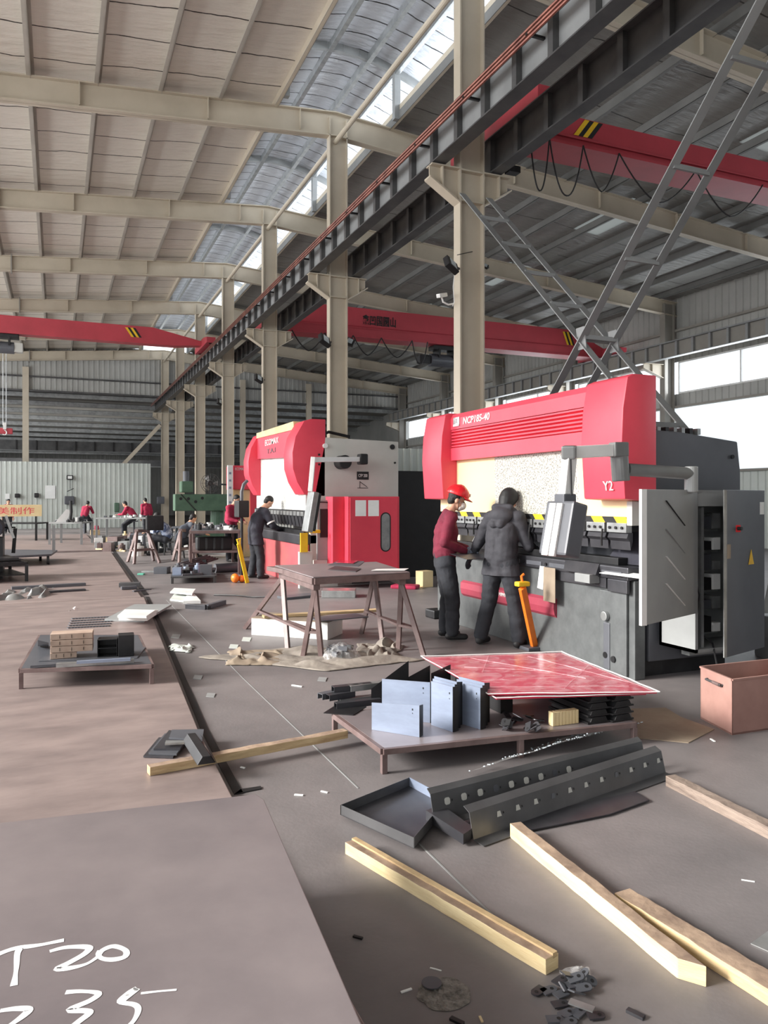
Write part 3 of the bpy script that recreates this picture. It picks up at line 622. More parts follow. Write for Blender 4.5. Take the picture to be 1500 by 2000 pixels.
# loose things on the nearer press brake
MB().prism([(4.68, yE+.4, .925), (4.68, yE+.9, .925), (4.74, yE+.95, 1.025), (4.74, yE+.42, 1.025)], (.04, 0, -.01)).build('work_plate', 'mill_steel', label='small steel plate leaning on the bed rail of the nearer press brake', cat='metal sheet')
pp = [PZ(1117, 1130, .93), PZ(1135, 1121, .95), PZ(1176, 1127, .96), PZ(1160, 1138, .93)]
MB().prism([(4.66, pp[1].y, .95), (4.66, pp[3].y-.05, .95), (4.80, pp[3].y-.08, .97), (4.80, pp[1].y, .97)], (0, 0, .003)).build('paper_sheet', 'paper', label='white paper sheet lying on the bed ledge of the nearer press brake', cat='paper')
k0 = PX(1062, 1107, 4.7); k1 = PX(1085, 1178, 4.7)
MB().bb(4.695, 4.70, k1.y, k0.y, k1.z, k0.z).build('cardboard_tag', 'cardboard', label='tan cardboard tag hanging on the bed of the nearer press brake', cat='tag'); 
w0 = PX(1048, 1112, 4.72); MB().prism([(4.72, k0.y+.02, k0.z), (4.72, k0.y+.1, k0.z), (4.715, k0.y+.14, k1.z+.12), (4.715, k0.y+.04, k1.z+.11)], (.004, 0, 0)).build('white_rag', 'paper', label='white paper strip hanging behind the tan cardboard tag', cat='paper')
hs = [PD(858, 1092, 8.55), PD(905, 1081, 8.5), PD(1000, 1095, 8.6), PD(925, 1098, 8.3)]
hz = .98; MB().prism([(q.x, q.y, hz+(.04 if i < 2 else 0)) for i, q in enumerate([PZ(862, 1083, .98), PZ(960, 1078, 1.0), PZ(1010, 1086, .98), PZ(912, 1097, .96)])], (0, 0, .004)).build('work_sheet', 'mill_steel', label='grey sheet metal blank held between the two workers at the press brake', cat='metal sheet')
# orange foot-pedal pole
f0, f1 = PZ(1045, 1268, 0), PD(1020, 1148, 7.9)
t = thing('pedal_pole', 'orange pole with yellow top leaning in front of the nearer press brake', 'pole', f0)
MB().bar((f0.x, f0.y, .0), f1, .07, .05, up=(0, 1, 0)).build('pole', 'orange', t, bevel=.006)
MB().box((f0.x, f0.y, .02), (.3, .2, .04)).build('foot', 'dark_machine', t, bevel=.01)
MB().box(f1+V((0, 0, .04)), (.14, .09, .05)).build('cap', 'yellow', t, bevel=.015); MB().tube([f1+V((0,0,.06)), f1+V((-.01, 0, .12)), f1+V((.02, 0, .14))], .014, 8).build('button', 'orange', t)
# ------------------------------------------------------------------ middle press brake
t = thing('press_brake', 'red and light grey press brake in mid distance with red cabinet', 'press brake', (4.9, 15.8, 0)); X0 = 4.05
ya, yb = PX(574, 900, X0).y, PX(558, 900, X0).y; yc, yd = PX(490, 900, X0+.03).y, PX(478, 900, X0).y
def cover2(a, b): return prY(MB(), [(X0+.34, 3.14), (X0+.2, 3.1), (X0+.03, 2.8), (X0-.03, 2.5), (X0-.02, 2.2), (X0+.06, 1.95), (X0+.2, 1.72), (X0+.55, 1.68), (X0+.62, 1.68), (X0+.62, 3.14)], a, b)
cover2(ya, yb+.05).build('side_cover', 'press_red', t, bevel=.015, smooth=True); cover2(yc, yd).build('side_cover', 'press_red', t, bevel=.015, smooth=True)
MB().prism([(X0+.18, yb, 3.02), (X0+.18, yc, 3.02), (X0+.18, yc, 2.55), (X0+.18, yb, 2.45)], (.1, 0, 0)).build('upper_beam', 'press_red', t)
MB().prism([(X0+.16, yb+.02, 3.14), (X0+.16, yc, 3.14), (X0+.16, yc, 3.02), (X0+.16, yb, 2.98)], (.3, 0, 0)).build('beam_cap', 'cream_plate', t)
text('ECOMAX', 'white_paint', t, (X0+.175, yc-.75, 2.8), (0, -1, 0), (0, 0, 1), .13, width=1.1, bold=.01)
text('T.A.I', 'dark_machine', t, (X0+.175, yc-.9, 2.62), (0, -1, 0), (0, 0, 1), .1, width=.7)
MB().bb(X0+.26, X0+.4, ya+.1, yd-.1, 1.42, 2.62).build('ram', 'worn_white', t)
MB().bb(X0+.24, X0+.5, ya+.05, yd, 1.3, 1.42).build('clamp_rail', 'black_steel', t)
for i in range(16):
    a = ya+.1+i*.245; MB().bb(X0+.21, X0+.26, a, a+.19, 1.31, 1.39).build('tool_clamp', 'galvanised', t, bevel=.004)
    prY(MB(), [(X0+.24, 1.3), (X0+.32, 1.3), (X0+.32, 1.2), (X0+.28, 1.1), (X0+.26, 1.2)], a, a+.19).build('punch', 'mill_steel', t)
MB().bb(X0+.1, X0+.5, ya, yd, .78, .97).build('bed_rail', 'mill_steel', t, bevel=.02); MB().bb(X0+.22, X0+.38, ya+.1, yd, .97, 1.04).build('die', 'black_steel', t)
MB().bb(X0+.15, X0+.3, ya, yd, 0, .78).build('bed_plate', 'press_red_dusty', t, bevel=.01)
MB().prism([(X0+.32, ya, 0), (X0+.32, ya, 1.0), (X0+.7, ya, 1.1), (X0+.7, ya, 1.5), (X0+.4, ya, 1.68), (X0+.62, ya, 2.8), (6.18, ya, 2.76), (6.18, ya, 1.68), (5.2, ya, 1.68), (5.2, ya, 0)], (0, .12, 0)).build('side_frame', 'light_machine', t, bevel=.008)
MB().bb(X0+.62, 6.16, ya+.12, 15.9, 1.7, 2.74).build('tank_box', 'light_machine', t); MB().bb(X0+.62, 5.4, 15.9, yd, 1.0, 2.7).build('frame', 'light_machine', t)
sy = ya-.002
def sidep(px, py): return PY(px, py, sy)
a, b = sidep(697, 921), sidep(720, 937); MB().bb(a.x, b.x, sy-.004, sy, b.z, a.z).build('name_plate', 'black_rubber', t)
text('CFP 200', 'white_paint', t, (a.x+.03, sy-.006, b.z+.05), (1, 0, 0), (0, 0, 1), .06, width=b.x-a.x-.06)
a = sidep(698, 953); MB().bar((a.x, sy-.004, a.z), (a.x+.22, sy-.004, a.z), .004, .01).bar((a.x+.05, sy-.004, a.z+.12), (a.x+.2, sy-.004, a.z+.02), .004, .01).bar((a.x+.05, sy-.004, a.z), (a.x+.05, sy-.004, a.z+.13), .004, .01).build('diagram_label', 'black_rubber', t)
for px, py in ((766, 873), (771, 904), (623, 888), (623, 907)):
    a = sidep(px, py); MB().cyl((a.x, sy-.02, a.z), (a.x, sy, a.z), .05 if px == 766 else .02, 14).build('round_cap', 'black_rubber', t)
a = sidep(634, 871); MB().cyl((a.x, sy-.06, a.z), (a.x, sy, a.z), .045).build('round_cap', 'white_paint', t)
MB().tube([(4.7, 14.2, 2.85), (4.9, 14.3, 2.95), (5.3, 14.2, 2.86), (5.4, 14.4, 2.78)], .03, 8).build('top_hose', 'black_rubber', t)
# side opening guard and red cabinet
a, b = PY(652, 985, sy-.05), PY(658, 1085, sy-.05)
g0, g1 = PY(618, 980, 13.6), PY(658, 1090, 13.6)
MB().bb(g0.x, g1.x+.02, 13.58, 13.62, .5, 1.62).build('side_guard', 'grey_machine', t, bevel=.02)
MB().bb(g0.x+.06, g1.x-.12, 13.565, 13.58, .92, 1.45).build('guard_opening', 'black_rubber', t, bevel=.1)
MB().tube([(g0.x, 13.57, 1.58), (g1.x-.1, 13.57, 1.57), (g1.x-.02, 13.57, 1.45), (g1.x-.02, 13.57, .7), (g1.x-.1, 13.57, .6)], .012, 6).build('guard_seal', 'black_rubber', t)
MB().bb(g0.x-.05, g1.x+.02, 13.6, 13.66, 0, .5).build('lower_panel', 'light_machine', t)
r0, r1 = PY(683, 968, 13.1), PY(780, 968, 13.1)
MB().bb(r0.x-.03, r1.x, 13.1, 13.7, .12, 1.68).build('red_cabinet', 'press_red', t, bevel=.01); rc = CH[t.name][-1]
MB().bb(r0.x-.26, r0.x-.03, 13.3, 13.7, .12, 1.68).build('red_side_box', 'press_red', t, bevel=.01)
MB().bb(r0.x, r1.x-.04, 13.08, 13.1, .15, 1.66).build('red_door', 'press_red', t, bevel=.006); rd = CH[t.name][-1]
for a_, b_ in (((694, 977), (715, 1008)), ((719, 977), (740, 1008))):
    a, b = PY(*a_, 13.08), PY(*b_, 13.08); MB().bb(a.x, b.x, 13.076, 13.08, b.z, a.z).build('notice_paper', 'paper', rd)
a, b = PY(743, 1001, 13.08), PY(763, 1077, 13.08); cx = (a.x+b.x)/2; r = (b.x-a.x)/2
def pill(r, dy):
    pts = [(cx+r*math.cos(q), dy, a.z-.1-.0+r*math.sin(q)) for q in [PI*i/10 for i in range(11)]]+[(cx+r*math.cos(q), dy, b.z+.1+r*math.sin(q)) for q in [PI+PI*i/10 for i in range(11)]]
    return MB().prism(pts, (0, -.006, 0))
pill(r, 13.08).build('window_seal', 'black_rubber', rd); pill(r*.78, 13.074).build('door_window', 'galvanised', rd)
# control arm 2
A, B, Cc = PY(708, 897, 13.4), PD(612, 898, 13.4), PD(606, 960, 13.4)
MB().bar(A, B, .06, .09).build('upper_arm', 'white_paint', t, bevel=.01); MB().bar(B+V((0,0,.05)), Cc, .08, .08).build('drop_post', 'white_paint', t, bevel=.01)
MB().box(A, (.16, .2, .2)).build('arm_joint', 'black_rubber', t, bevel=.03); MB().cyl(A+V((-.3, .1, -.05)), A+V((-.3, .42, -.05)), .13).build('arm_pivot', 'black_rubber', t, bevel=.02)
q = PD(606, 1000, 13.3); MB().box(q, (.1, .34, .7), ry=.17).build('control_panel', 'galvanised', t, bevel=.015); MB().box(q+V((.07, 0, 0)), (.06, .32, .66), ry=.17).build('panel_back', 'black_rubber', t, bevel=.01)
a, b = PY(586, 1041, 13.5), PY(600, 1078, 13.5); MB().bb(a.x, b.x, 13.46, 13.5, b.z, a.z).build('yellow_sign', 'yellow', t)
MB().bb(a.x, b.x+.1, 13.52, 13.62, 0, b.z).build('guard_post', 'light_machine', t)
a, b = PY(603, 1035, 13.5), PY(624, 1041, 13.5); MB().bb(a.x, b.x, 13.44, 13.5, b.z, a.z).build('light_curtain_bracket', 'yellow', t, bevel=.01)
# third press brake / red machine behind
t = thing('press_brake', 'small red machine with yellow panel behind the middle press brake', 'press brake', (3.6, 20, 0))
a, b = PY(455, 909, 21.2), PY(489, 956, 21.2); MB().bb(a.x, b.x+.35, 21.2, 22.1, b.z, a.z).build('red_hood', 'press_red', t, bevel=.02)
text('ECOMAX', 'white_paint', t, (a.x+.06, 21.195, a.z-.13), (1, 0, 0), (0, 0, 1), .07, width=.28)
MB().bb(a.x+.02, b.x+.3, 21.35, 22.0, 0, b.z).build('yellow_body', 'cream_plate', t, bevel=.02); MB().bb(b.x+.02, b.x+.35, 21.28, 21.34, .2, b.z).build('side_panel', 'press_red', t)
MB().bb(a.x-.16, a.x-.02, 21.1, 21.2, .0, a.z).build('white_board', 'white_paint', t)
for i in range(6): MB().bb(a.x-.13, a.x-.07, 21.094, 21.1, a.z-.25-i*.2, a.z-.19-i*.2).build('board_mark', 'blue_steel', t)
# hanging monitor box by the worker
t = thing('control_box', 'black control box on a bent hose arm beside the dark-coated far worker', 'control box', PD(472, 1030, 15.6))
q = PD(472, 994, 15.6); MB().box(q, (.24, .2, .34), rz=.3).build('box', 'black_rubber', t, bevel=.02)
MB().tube([q+V((0, 0, .16)), q+V((0, 0, .35)), q+V((.04, 0, .5)), q+V((.12, 0, .58))], .035, 10).build('hose_arm', 'dark_machine', t, smooth=True)
MB().cyl(q-V((0, 0, .17)), (q.x, q.y, 0), .03, 10).build('stand', 'black_steel', t)

a = PY(780, 915, 14.6); MB().bb(6.35, 9.6, 14.6, 17.0, 0, 2.22).build('storage_crate', 'black_rubber', label='tall black crate standing between the two big press brakes', cat='crate', bevel=.02)
siding('ribbed_panel', (9.8, 17.6), (6.2, 17.6), 0, 2.9, 'siding_light', .2, kind=None, label='pale ribbed panel behind the tall black crate', cat='panel')
# ------------------------------------------------------------------ people
def capsule(b, a, c, ra, rc, n=14):
    a, c = V(a), V(c); d = c-a; L = d.length
    if L < 1e-5: d = V((0, 0, 1)); L = 1e-5
    d.normalize(); sd = d.cross(V((0, 0, 1)) if abs(d.z) < .9 else V((1, 0, 0))).normalized(); u = sd.cross(d); K = 4
    st = [(a-d*ra*math.cos(i*PI/2/K), ra*math.sin(i*PI/2/K)) for i in range(1, K+1)]+[(c+d*rc*math.sin(i*PI/2/K), rc*math.cos(i*PI/2/K)) for i in range(K)]
    vs = [a-d*ra]; 
    for p, r in st: vs += [p+(sd*math.cos(2*PI*j/n)+u*math.sin(2*PI*j/n))*r for j in range(n)]
    vs.append(c+d*rc); m = len(st); fs = [(0, 1+(j+1) % n, 1+j) for j in range(n)]
    fs += [(1+i*n+j, 1+i*n+(j+1) % n, 1+(i+1)*n+(j+1) % n, 1+(i+1)*n+j) for i in range(m-1) for j in range(n)]
    fs += [(1+(m-1)*n+j, 1+(m-1)*n+(j+1) % n, 1+m*n) for j in range(n)]
    v = [b.verts.new(p) for p in vs]
    for f in fs: b.faces.new([v[i] for i in f])
def blob(parts, vox, sm, name, m, parent, noise=0, cut=None):
    b = bmesh.new()
    for q in parts:
        if q[0] == 'c': capsule(b, *q[1:])
        else:
            rot = q[3] if len(q) > 3 else Euler((0, 0, 0))
            bmesh.ops.create_uvsphere(b, u_segments=18, v_segments=12, radius=1, matrix=Matrix.Translation(V(q[1])) @ rot.to_matrix().to_4x4() @ Matrix.Diagonal((*q[2], 1)))
    me = bpy.data.meshes.new(name); b.to_mesh(me); b.free()
    o = bpy.data.objects.new('tmp', me); COL.objects.link(o)
    r = o.modifiers.new('r', 'REMESH'); r.mode = 'VOXEL'; r.voxel_size = vox
    if sm: k = o.modifiers.new('s', 'SMOOTH'); k.factor = .5; k.iterations = sm
    dg = bpy.context.evaluated_depsgraph_get(); me2 = bpy.data.meshes.new_from_object(o.evaluated_get(dg)); bpy.data.objects.remove(o)
    if noise:
        nv = [v.normal.copy() for v in me2.vertices]
        for v, nn in zip(me2.vertices, nv):
            p = v.co; f = mnoise.noise(V((p.x*5, p.y*5, p.z*13)))+.5*mnoise.noise(V((p.x*14, p.y*14, p.z*22)))
            v.co = p+nn*f*noise
    if cut:
        bb = bmesh.new(); bb.from_mesh(me2)
        for co, no in cut:
            g = bmesh.ops.bisect_plane(bb, geom=bb.verts[:]+bb.edges[:]+bb.faces[:], plane_co=V(co), plane_no=V(no), clear_outer=True)
            es = [e for e in bb.edges if e.is_boundary]; bmesh.ops.holes_fill(bb, edges=es)
        bb.to_mesh(me2); bb.free()
    for p in me2.polygons: p.use_smooth = True
    me2.materials.clear(); me2.materials.append(MATS[m]); me2.name = name; me2.transform(wm(parent).inverted())
    o = bpy.data.objects.new(name, me2); COL.objects.link(o); o.parent = parent; CH.setdefault(parent.name, []).append(o)
    return o
def hand(wr, el, palm_n, grip=.5, k=1.0, side=1):
    """palm + four bent fingers + thumb; returns parts"""
    wr, el = V(wr), V(el); d = (wr-el).normalized(); nn = V(palm_n); nn = (nn-d*nn.dot(d)).normalized(); sd = d.cross(nn)*side
    P = []; base = wr+d*.02
    for i in range(4):
        o = sd*((i-1.5)*.019); P.append(('c', base+o*.7, base+d*.075+o, .013*k, .0115*k))
        L = (.07, .078, .074, .058)[i]; q = base+d*.078+o; dd = d.copy(); r = .0098*k
        for j, f in enumerate((.45, .32, .23)):
            dd = (dd+nn*grip*(.5+.35*j)).normalized(); q2 = q+dd*L*f; P.append(('c', q, q2, r, r*.92)); q = q2; r *= .93
    t0 = base+d*.015-sd*.03; t1 = t0+(d*.6-sd*.7+nn*.4).normalized()*.035; t2 = t1+(d*.9-sd*.1+nn*.5*grip).normalized()*.034
    P += [('c', base, t0, .014*k, .013*k), ('c', t0, t1, .0125*k, .0115*k), ('c', t1, t2, .011*k, .0095*k)]
    return P
def person(lab, loc, rz, J, top, trou, vox=.012, head_tilt=(0, 0), hair='hair', coat=None, glove=None, helmet=False, mask=False, hood=False, cap=None, grip=.6, palm=None, sleeves=None, band=False, collar=True, hs=1.0):
    """J: joints in a local frame, x right, y forward, z up"""
    t = thing('person', lab, 'person', loc, rz); W = wm(t)
    L = lambda p: W @ V(p)
    R3 = W.to_3x3(); g = {k: L(v) for k, v in J.items()}
    hy, hx = head_tilt
    HR = (R3 @ Euler((-math.radians(hx), 0, math.radians(hy))).to_matrix()); H = g['head']; hp = lambda x, y, z: H+HR @ V((x*hs, y*hs, z*hs)); er = HR.to_euler()
    fine = vox <= .0125
    # body
    B = [('e', hp(0, -.008, .03), (.076*hs, .094*hs, .098*hs), er), ('e', hp(0, .03, -.05), (.054*hs, .058*hs, .062*hs), er), ('c', hp(0, .085, .0), hp(0, .103, -.028), .010, .015),
         ('e', hp(0, .07, -.066), (.026, .018, .009), er), ('e', hp(0, .062, -.1), (.024, .02, .016), er), ('e', hp(-.077, -.008, -.01), (.011, .02, .03), er), ('e', hp(.077, -.008, -.01), (.011, .02, .03), er),
         ('e', hp(0, .068, .035), (.05, .022, .014), er), ('c', hp(0, -.02, -.06), g['neck'], .052, .058), ('c', g['neck'], g['chest'], .07, .12), ('c', g['chest'], g['pelvis'], .125, .12)]
    for sd in 'LR':
        B += [('c', g['neck'], g['sh'+sd], .05, .055), ('c', g['sh'+sd], g['el'+sd], .045, .036), ('c', g['el'+sd], g['wr'+sd], .036, .024), ('c', g['pelvis'], g['hip'+sd], .11, .09),
              ('c', g['hip'+sd], g['kn'+sd], .075, .05), ('c', g['kn'+sd], g['an'+sd], .048, .034), ('c', g['an'+sd], g['an'+sd]+R3 @ V((0, .09, -.045)), .03, .02)]
        pn = R3 @ V((palm or {}).get(sd, (0, .3, -1)))
        hd = hand(g['wr'+sd], g['el'+sd], pn, grip, 1.0 if fine else 1.25, 1 if sd == 'R' else -1)
        if glove:
            gd = [('c', g['wr'+sd]-(g['wr'+sd]-g['el'+sd]).normalized()*.05, g['wr'+sd], .036, .03)]+[(('c', q[1], q[2], q[3]+.003, q[4]+.003)) for q in hd]
            blob(gd, .0055, 1, 'glove', glove, t)
        B += hd
    blob(B, .0075 if fine else vox, 1, 'body', 'skin', t)
    if fine:
        for sx in (-.031, .031):
            MB().ball(hp(sx, .083, .008), (.011, .008, .007), 10).build('eye', 'hair', t, smooth=True)
            MB().bar(hp(sx-.018, .088, .03), hp(sx+.018, .088, .032), .006, .006).build('eyebrow', 'hair', t)
        MB().ball(hp(0, .086, -.064), (.022, .006, .004), 10).build('lips', 'maroon_cloth', t, smooth=True)
    # hair
    if not cap:
        hr = [('e', hp(0, -.022, .045), (.084*hs, .096*hs, .094*hs), er), ('e', hp(0, -.055, -.01), (.072*hs, .055*hs, .07*hs), er)]
        blob(hr, .009, 1, 'hair', hair, t, noise=.003, cut=[(hp(0, .066, .05), HR @ V((0, 1, -.9)))])
    else:
        blob([('e', hp(0, -.01, .035), (.098*hs, .112*hs, .108*hs), er), ('c', hp(0, -.03, -.05), hp(0, -.03, .0), .088, .1)], .01, 2, 'knit_cap', cap, t, noise=.003, cut=[(hp(0, .06, 0), HR @ V((0, 1, -.25)))])
    if helmet:
        hm = blob([('e', hp(0, -.012, .075), (.122, .142, .112), er)], .008, 1, 'helmet', 'helmet_red', t, cut=[(hp(0, 0, .055), HR @ V((0, 0, -1)))])
        mb = MB(); mb.grid(lambda u, v: hp((.115+.0*v)*math.sin((u-.5)*2.3)*(1+.05*v), (.115+.0*v)*math.cos((u-.5)*2.3)*1.12+.055*v*math.cos((u-.5)*2.3), .06-.02*v), 14, 2)
        o = mb.build('helmet_brim', 'helmet_red', t, smooth=True, solid=.006)
        MB().tube([hp(.0, -.13+.03*i, .1+.087*math.sin(i*PI/8.6)) for i in range(9)], .008, 8).build('helmet_ridge', 'helmet_red', t, smooth=True)
        MB().cyl(hp(0, .124, .105), hp(0, .134, .107), .02, 14).build('helmet_badge', 'paper', t)
        for sx in (-.085, .085): MB().tube([hp(sx, .02, .05), hp(sx*.98, .02, -.03), hp(sx*.5, .05, -.115)], .004, 6).build('chin_strap', 'black_rubber', t)
    if mask:
        blob([('e', hp(0, .085, -.04), (.05, .046, .05), er), ('e', hp(0, .06, -.07), (.052, .04, .04), er)], .008, 2, 'face_mask', 'mask_white', t)
        MB().tube([hp(-.05, .06, -.02), hp(-.082, 0, .0)], .003, 6).tube([hp(.05, .06, -.02), hp(.082, 0, .0)], .003, 6).build('mask_strap', 'mask_white', t)
    # jacket
    lng = coat or 0
    T = [('c', g['neck']+R3 @ V((0, -.01, -.03)), g['chest'], .085, .15), ('c', g['chest']+R3 @ V((-.055, 0, .02)), g['pelvis']+R3 @ V((-.05, 0, .06)), .135, .135+.01*bool(lng)), ('c', g['chest']+R3 @ V((.055, 0, .02)), g['pelvis']+R3 @ V((.05, 0, .06)), .135, .135+.01*bool(lng))]
    th = .074 if lng else .068
    for sd, sx in (('L', -1), ('R', 1)):
        T += [('c', g['neck']+R3 @ V((0, -.01, -.04)), g['sh'+sd], .075, th+.012), ('c', g['sh'+sd], g['el'+sd], th+.008, th-.008), ('c', g['el'+sd], g['wr'+sd]-(g['wr'+sd]-g['el'+sd]).normalized()*.03, th-.008, .043)]
        if lng:
            e = g['hip'+sd].lerp(g['kn'+sd], lng); T += [('c', g['hip'+sd], e, .125, .125), ('c', g['pelvis'], (g['hipL'].lerp(g['knL'], lng)+g['hipR'].lerp(g['knR'], lng))/2, .14, .15)]
    cut = [(g['hipL'].lerp(g['knL'], lng), (0, 0, -1))] if lng else [(g['pelvis']-V((0, 0, .06)), (0, 0, -1))] if J.get('_stand', (1, 0, 0))[0] else None
    blob(T, .012 if fine else .02, 3, 'coat' if lng else 'jacket', top, t, noise=.008, cut=cut)
    if collar: MB().tube([g['neck']+R3 @ V((.075*math.sin(a), .07*math.cos(a)+.01, .0+.02*-math.cos(a))) for a in [i*PI/8 for i in range(17)]], .018, 8).build('collar', top, t, smooth=True)
    if hood:
        N = g['neck']; blob([('e', N+R3 @ V((0, -.1, -.04)), (.15, .1, .1), (R3 @ Euler((.5, 0, 0)).to_matrix()).to_euler()), ('c', N+R3 @ V((-.11, .0, .01)), N+R3 @ V((-.04, -.17, -.13)), .045, .05), ('c', N+R3 @ V((.11, .0, .01)), N+R3 @ V((.04, -.17, -.13)), .045, .05), ('c', N+R3 @ V((-.09, -.05, .05)), N+R3 @ V((.09, -.05, .05)), .045, .045)], .012, 3, 'hood', top, t, noise=.008)
    if band:
        m_ = g['shR'].lerp(g['elR'], .75); dd = (g['elR']-g['shR']).normalized(); MB().cyl(m_-dd*.015, m_+dd*.015, th+.012, 16).build('sleeve_band', 'white_paint', t)
    # trousers and shoes
    Q = [('c', g['hipL'], g['hipR'], .125, .125), ('c', g['pelvis'], g['pelvis']+V((0, 0, .05)), .13, .13)]
    for sd in 'LR': Q += [('c', g['hip'+sd], g['kn'+sd], .115, .09), ('c', g['kn'+sd], g['an'+sd]+V((0, 0, .02)), .09, .08)]
    blob(Q, .012 if fine else .02, 3, 'trousers', trou, t, noise=.009)
    for sd in 'LR':
        a = g['an'+sd]; f = R3 @ V(J.get('ft'+sd+'_', (0, 1, 0))); z = loc[2]
        blob([('c', V((a.x, a.y, z+.05))-f*.04, V((a.x, a.y, z+.04))+f*.15, .045, .036), ('c', V((a.x, a.y, z+.09)), V((a.x, a.y, z+.05))+f*.08, .045, .034)], .012, 1, 'shoe', 'shoe', t, cut=[((a.x, a.y, z+.004), (0, 0, -1))])
    return t
def stand(H=1.74, lean=0, bend=0, legs=((-.1, 0), (.1, 0)), arms=None, hx=0, hip=None, headf=.06):
    k = H/1.74; f = math.sin(lean); pe = (0, -.02, .95*k); ch = (0, -.02+.30*math.sin(lean), .95*k+.30*math.cos(lean)); ne = (0, ch[1]+.24*math.sin(lean+bend), ch[2]+.24*math.cos(lean+bend))
    he = (0, ne[1]+.04+.13*math.sin(lean+bend+.2), ne[2]+.14*math.cos((lean+bend)*.8)); J = dict(pelvis=pe, chest=ch, neck=ne, head=he)
    for sd, sx, (lx, ly) in (('L', -1, legs[0]), ('R', 1, legs[1])):
        J['sh'+sd] = (sx*.175, ne[1]-.01, ne[2]-.065); J['hip'+sd] = (sx*.09, -.02, .90*k); J['kn'+sd] = (sx*.09+(lx-sx*.09)*.5, ly*.5+.03, .49*k); J['an'+sd] = (lx, ly, .09)
        if arms and sd in arms: J['el'+sd], J['wr'+sd] = arms[sd]
        else: J['el'+sd] = (sx*.22, -.0, ne[2]-.35); J['wr'+sd] = (sx*.22, .08, ne[2]-.60)
    return J
def facing(v): return math.atan2(-v[0], v[1])     # local +y towards v
# worker in helmet: at left of the nearer press brake
q = PZ(872, 1247); a = (q.x, q.y, 0); dirv = V((1, -.35, 0))
J = stand(1.74, .05, .12, ((-.13, .0), (.12, .05)), {'L': ((-.25, .0, 1.13), (-.02, .26, 1.05)), 'R': ((.25, -.06, 1.14), (.12, .22, 1.03))})
person('worker in red hard hat, white mask and maroon jacket at the nearer press brake', a, facing(dirv), J, 'maroon_cloth', 'trouser_cloth', head_tilt=(0, 20), helmet=True, mask=True, glove='glove', palm={'L': (1, .2, -.3), 'R': (-1, .3, -.6)})
# worker in the dark hooded coat seen from behind
q = PZ(980, 1262); dirv = V((1, .55, 0))
J = stand(1.76, .10, .15, ((-.24, -.05), (.2, .02)), {'L': ((-.38, .12, 1.12), (-.56, .25, .94)), 'R': ((.27, .12, 1.12), (.2, .36, 1.1))})
person('worker in long dark hooded coat and black cap, back turned, at nearer press brake', (q.x, q.y, 0), facing(dirv), J, 'coat_cloth', 'trouser_cloth', head_tilt=(-18, 18), coat=.28, hood=True, cap='black_rubber', glove='dark_glove', palm={'L': (.2, .3, -1), 'R': (-.2, .3, -1)})
# far worker in the navy long coat at the middle press brake
q = PZ(500, 1130); dirv = V((1, .1, 0))
J = stand(1.70, .22, .25, ((-.12, -.05), (.14, .05)), {'L': ((-.2, .32, 1.1), (-.1, .5, 1.02)), 'R': ((.27, .26, 1.08), (.14, .52, .98))})
person('worker in navy knee-length coat with white sleeve bands bending over the middle press brake', (q.x, q.y, 0), facing(dirv), J, 'navy_cloth', 'trouser_cloth', vox=.018, head_tilt=(0, 40), coat=.45, band=True)
def seated(H=1.25, lean=.3, reach=(.35, .9), ssx=1):
    pe = (0, 0, .5); ch = (0, .3*math.sin(lean), .5+.3*math.cos(lean)); ne = (0, ch[1]+.24*math.sin(lean+.2), ch[2]+.24*math.cos(lean+.2)); he = (0, ne[1]+.09, ne[2]+.12)
    J = dict(pelvis=pe, chest=ch, neck=ne, head=he, _stand=(0, 0, 0))
    for sd, sx in (('L', -1), ('R', 1)):
        J['sh'+sd] = (sx*.17, ne[1], ne[2]-.06); J['el'+sd] = (sx*.24, ne[1]+.12, ne[2]-.3); J['wr'+sd] = (sx*.12, ne[1]+reach[0], ne[2]-.32)
        J['hip'+sd] = (sx*.1, .04, .46); J['kn'+sd] = (sx*.16, .42, .5); J['an'+sd] = (sx*.15, .4, .09)
    return J
pm = PD(452, 1078, 20.0); person('worker in bright maroon jacket with short black hair behind the black control box', (pm.x, pm.y, 0), facing((.6, -.9, 0)), stand(1.72, .1, .2, arms={'L': ((-.22, .12, 1.12), (-.1, .35, 1.05)), 'R': ((.22, .12, 1.12), (.1, .35, 1.05))}), 'bright_maroon_cloth', 'trouser_cloth', vox=.018, head_tilt=(0, 30))
def stool(x, y, lab):
    t = thing('work_stool', lab, 'stool', (x, y, 0)); MB().cyl((x, y, .36), (x, y, .4), .17).build('seat', 'dark_machine', t)
    for i in range(4): a = i*PI/2+.7; MB().bar((x+.1*math.cos(a), y+.1*math.sin(a), .36), (x+.15*math.cos(a), y+.15*math.sin(a), 0), .025, .025).build('leg', 'black_steel', t)
p1 = PZ(352, 1090); person('seated worker in dark grey jacket leaning over the cluttered workbench', (p1.x, p1.y, 0), facing((1, .2, 0)), seated(lean=.45, reach=(.4, 1)), 'grey_cloth', 'trouser_cloth', vox=.018, head_tilt=(0, 30)); stool(p1.x, p1.y, 'low stool under the dark grey jacketed worker')
p2 = PZ(328, 1084); person('seated worker in white and blue jacket with face mask behind the sawhorse', (p2.x, p2.y, 0), facing((-.8, .3, 0)), seated(lean=.35), 'white_blue_cloth', 'trouser_cloth', vox=.018, head_tilt=(0, 25), mask=True); stool(p2.x, p2.y, 'low stool under the white and blue jacketed worker')
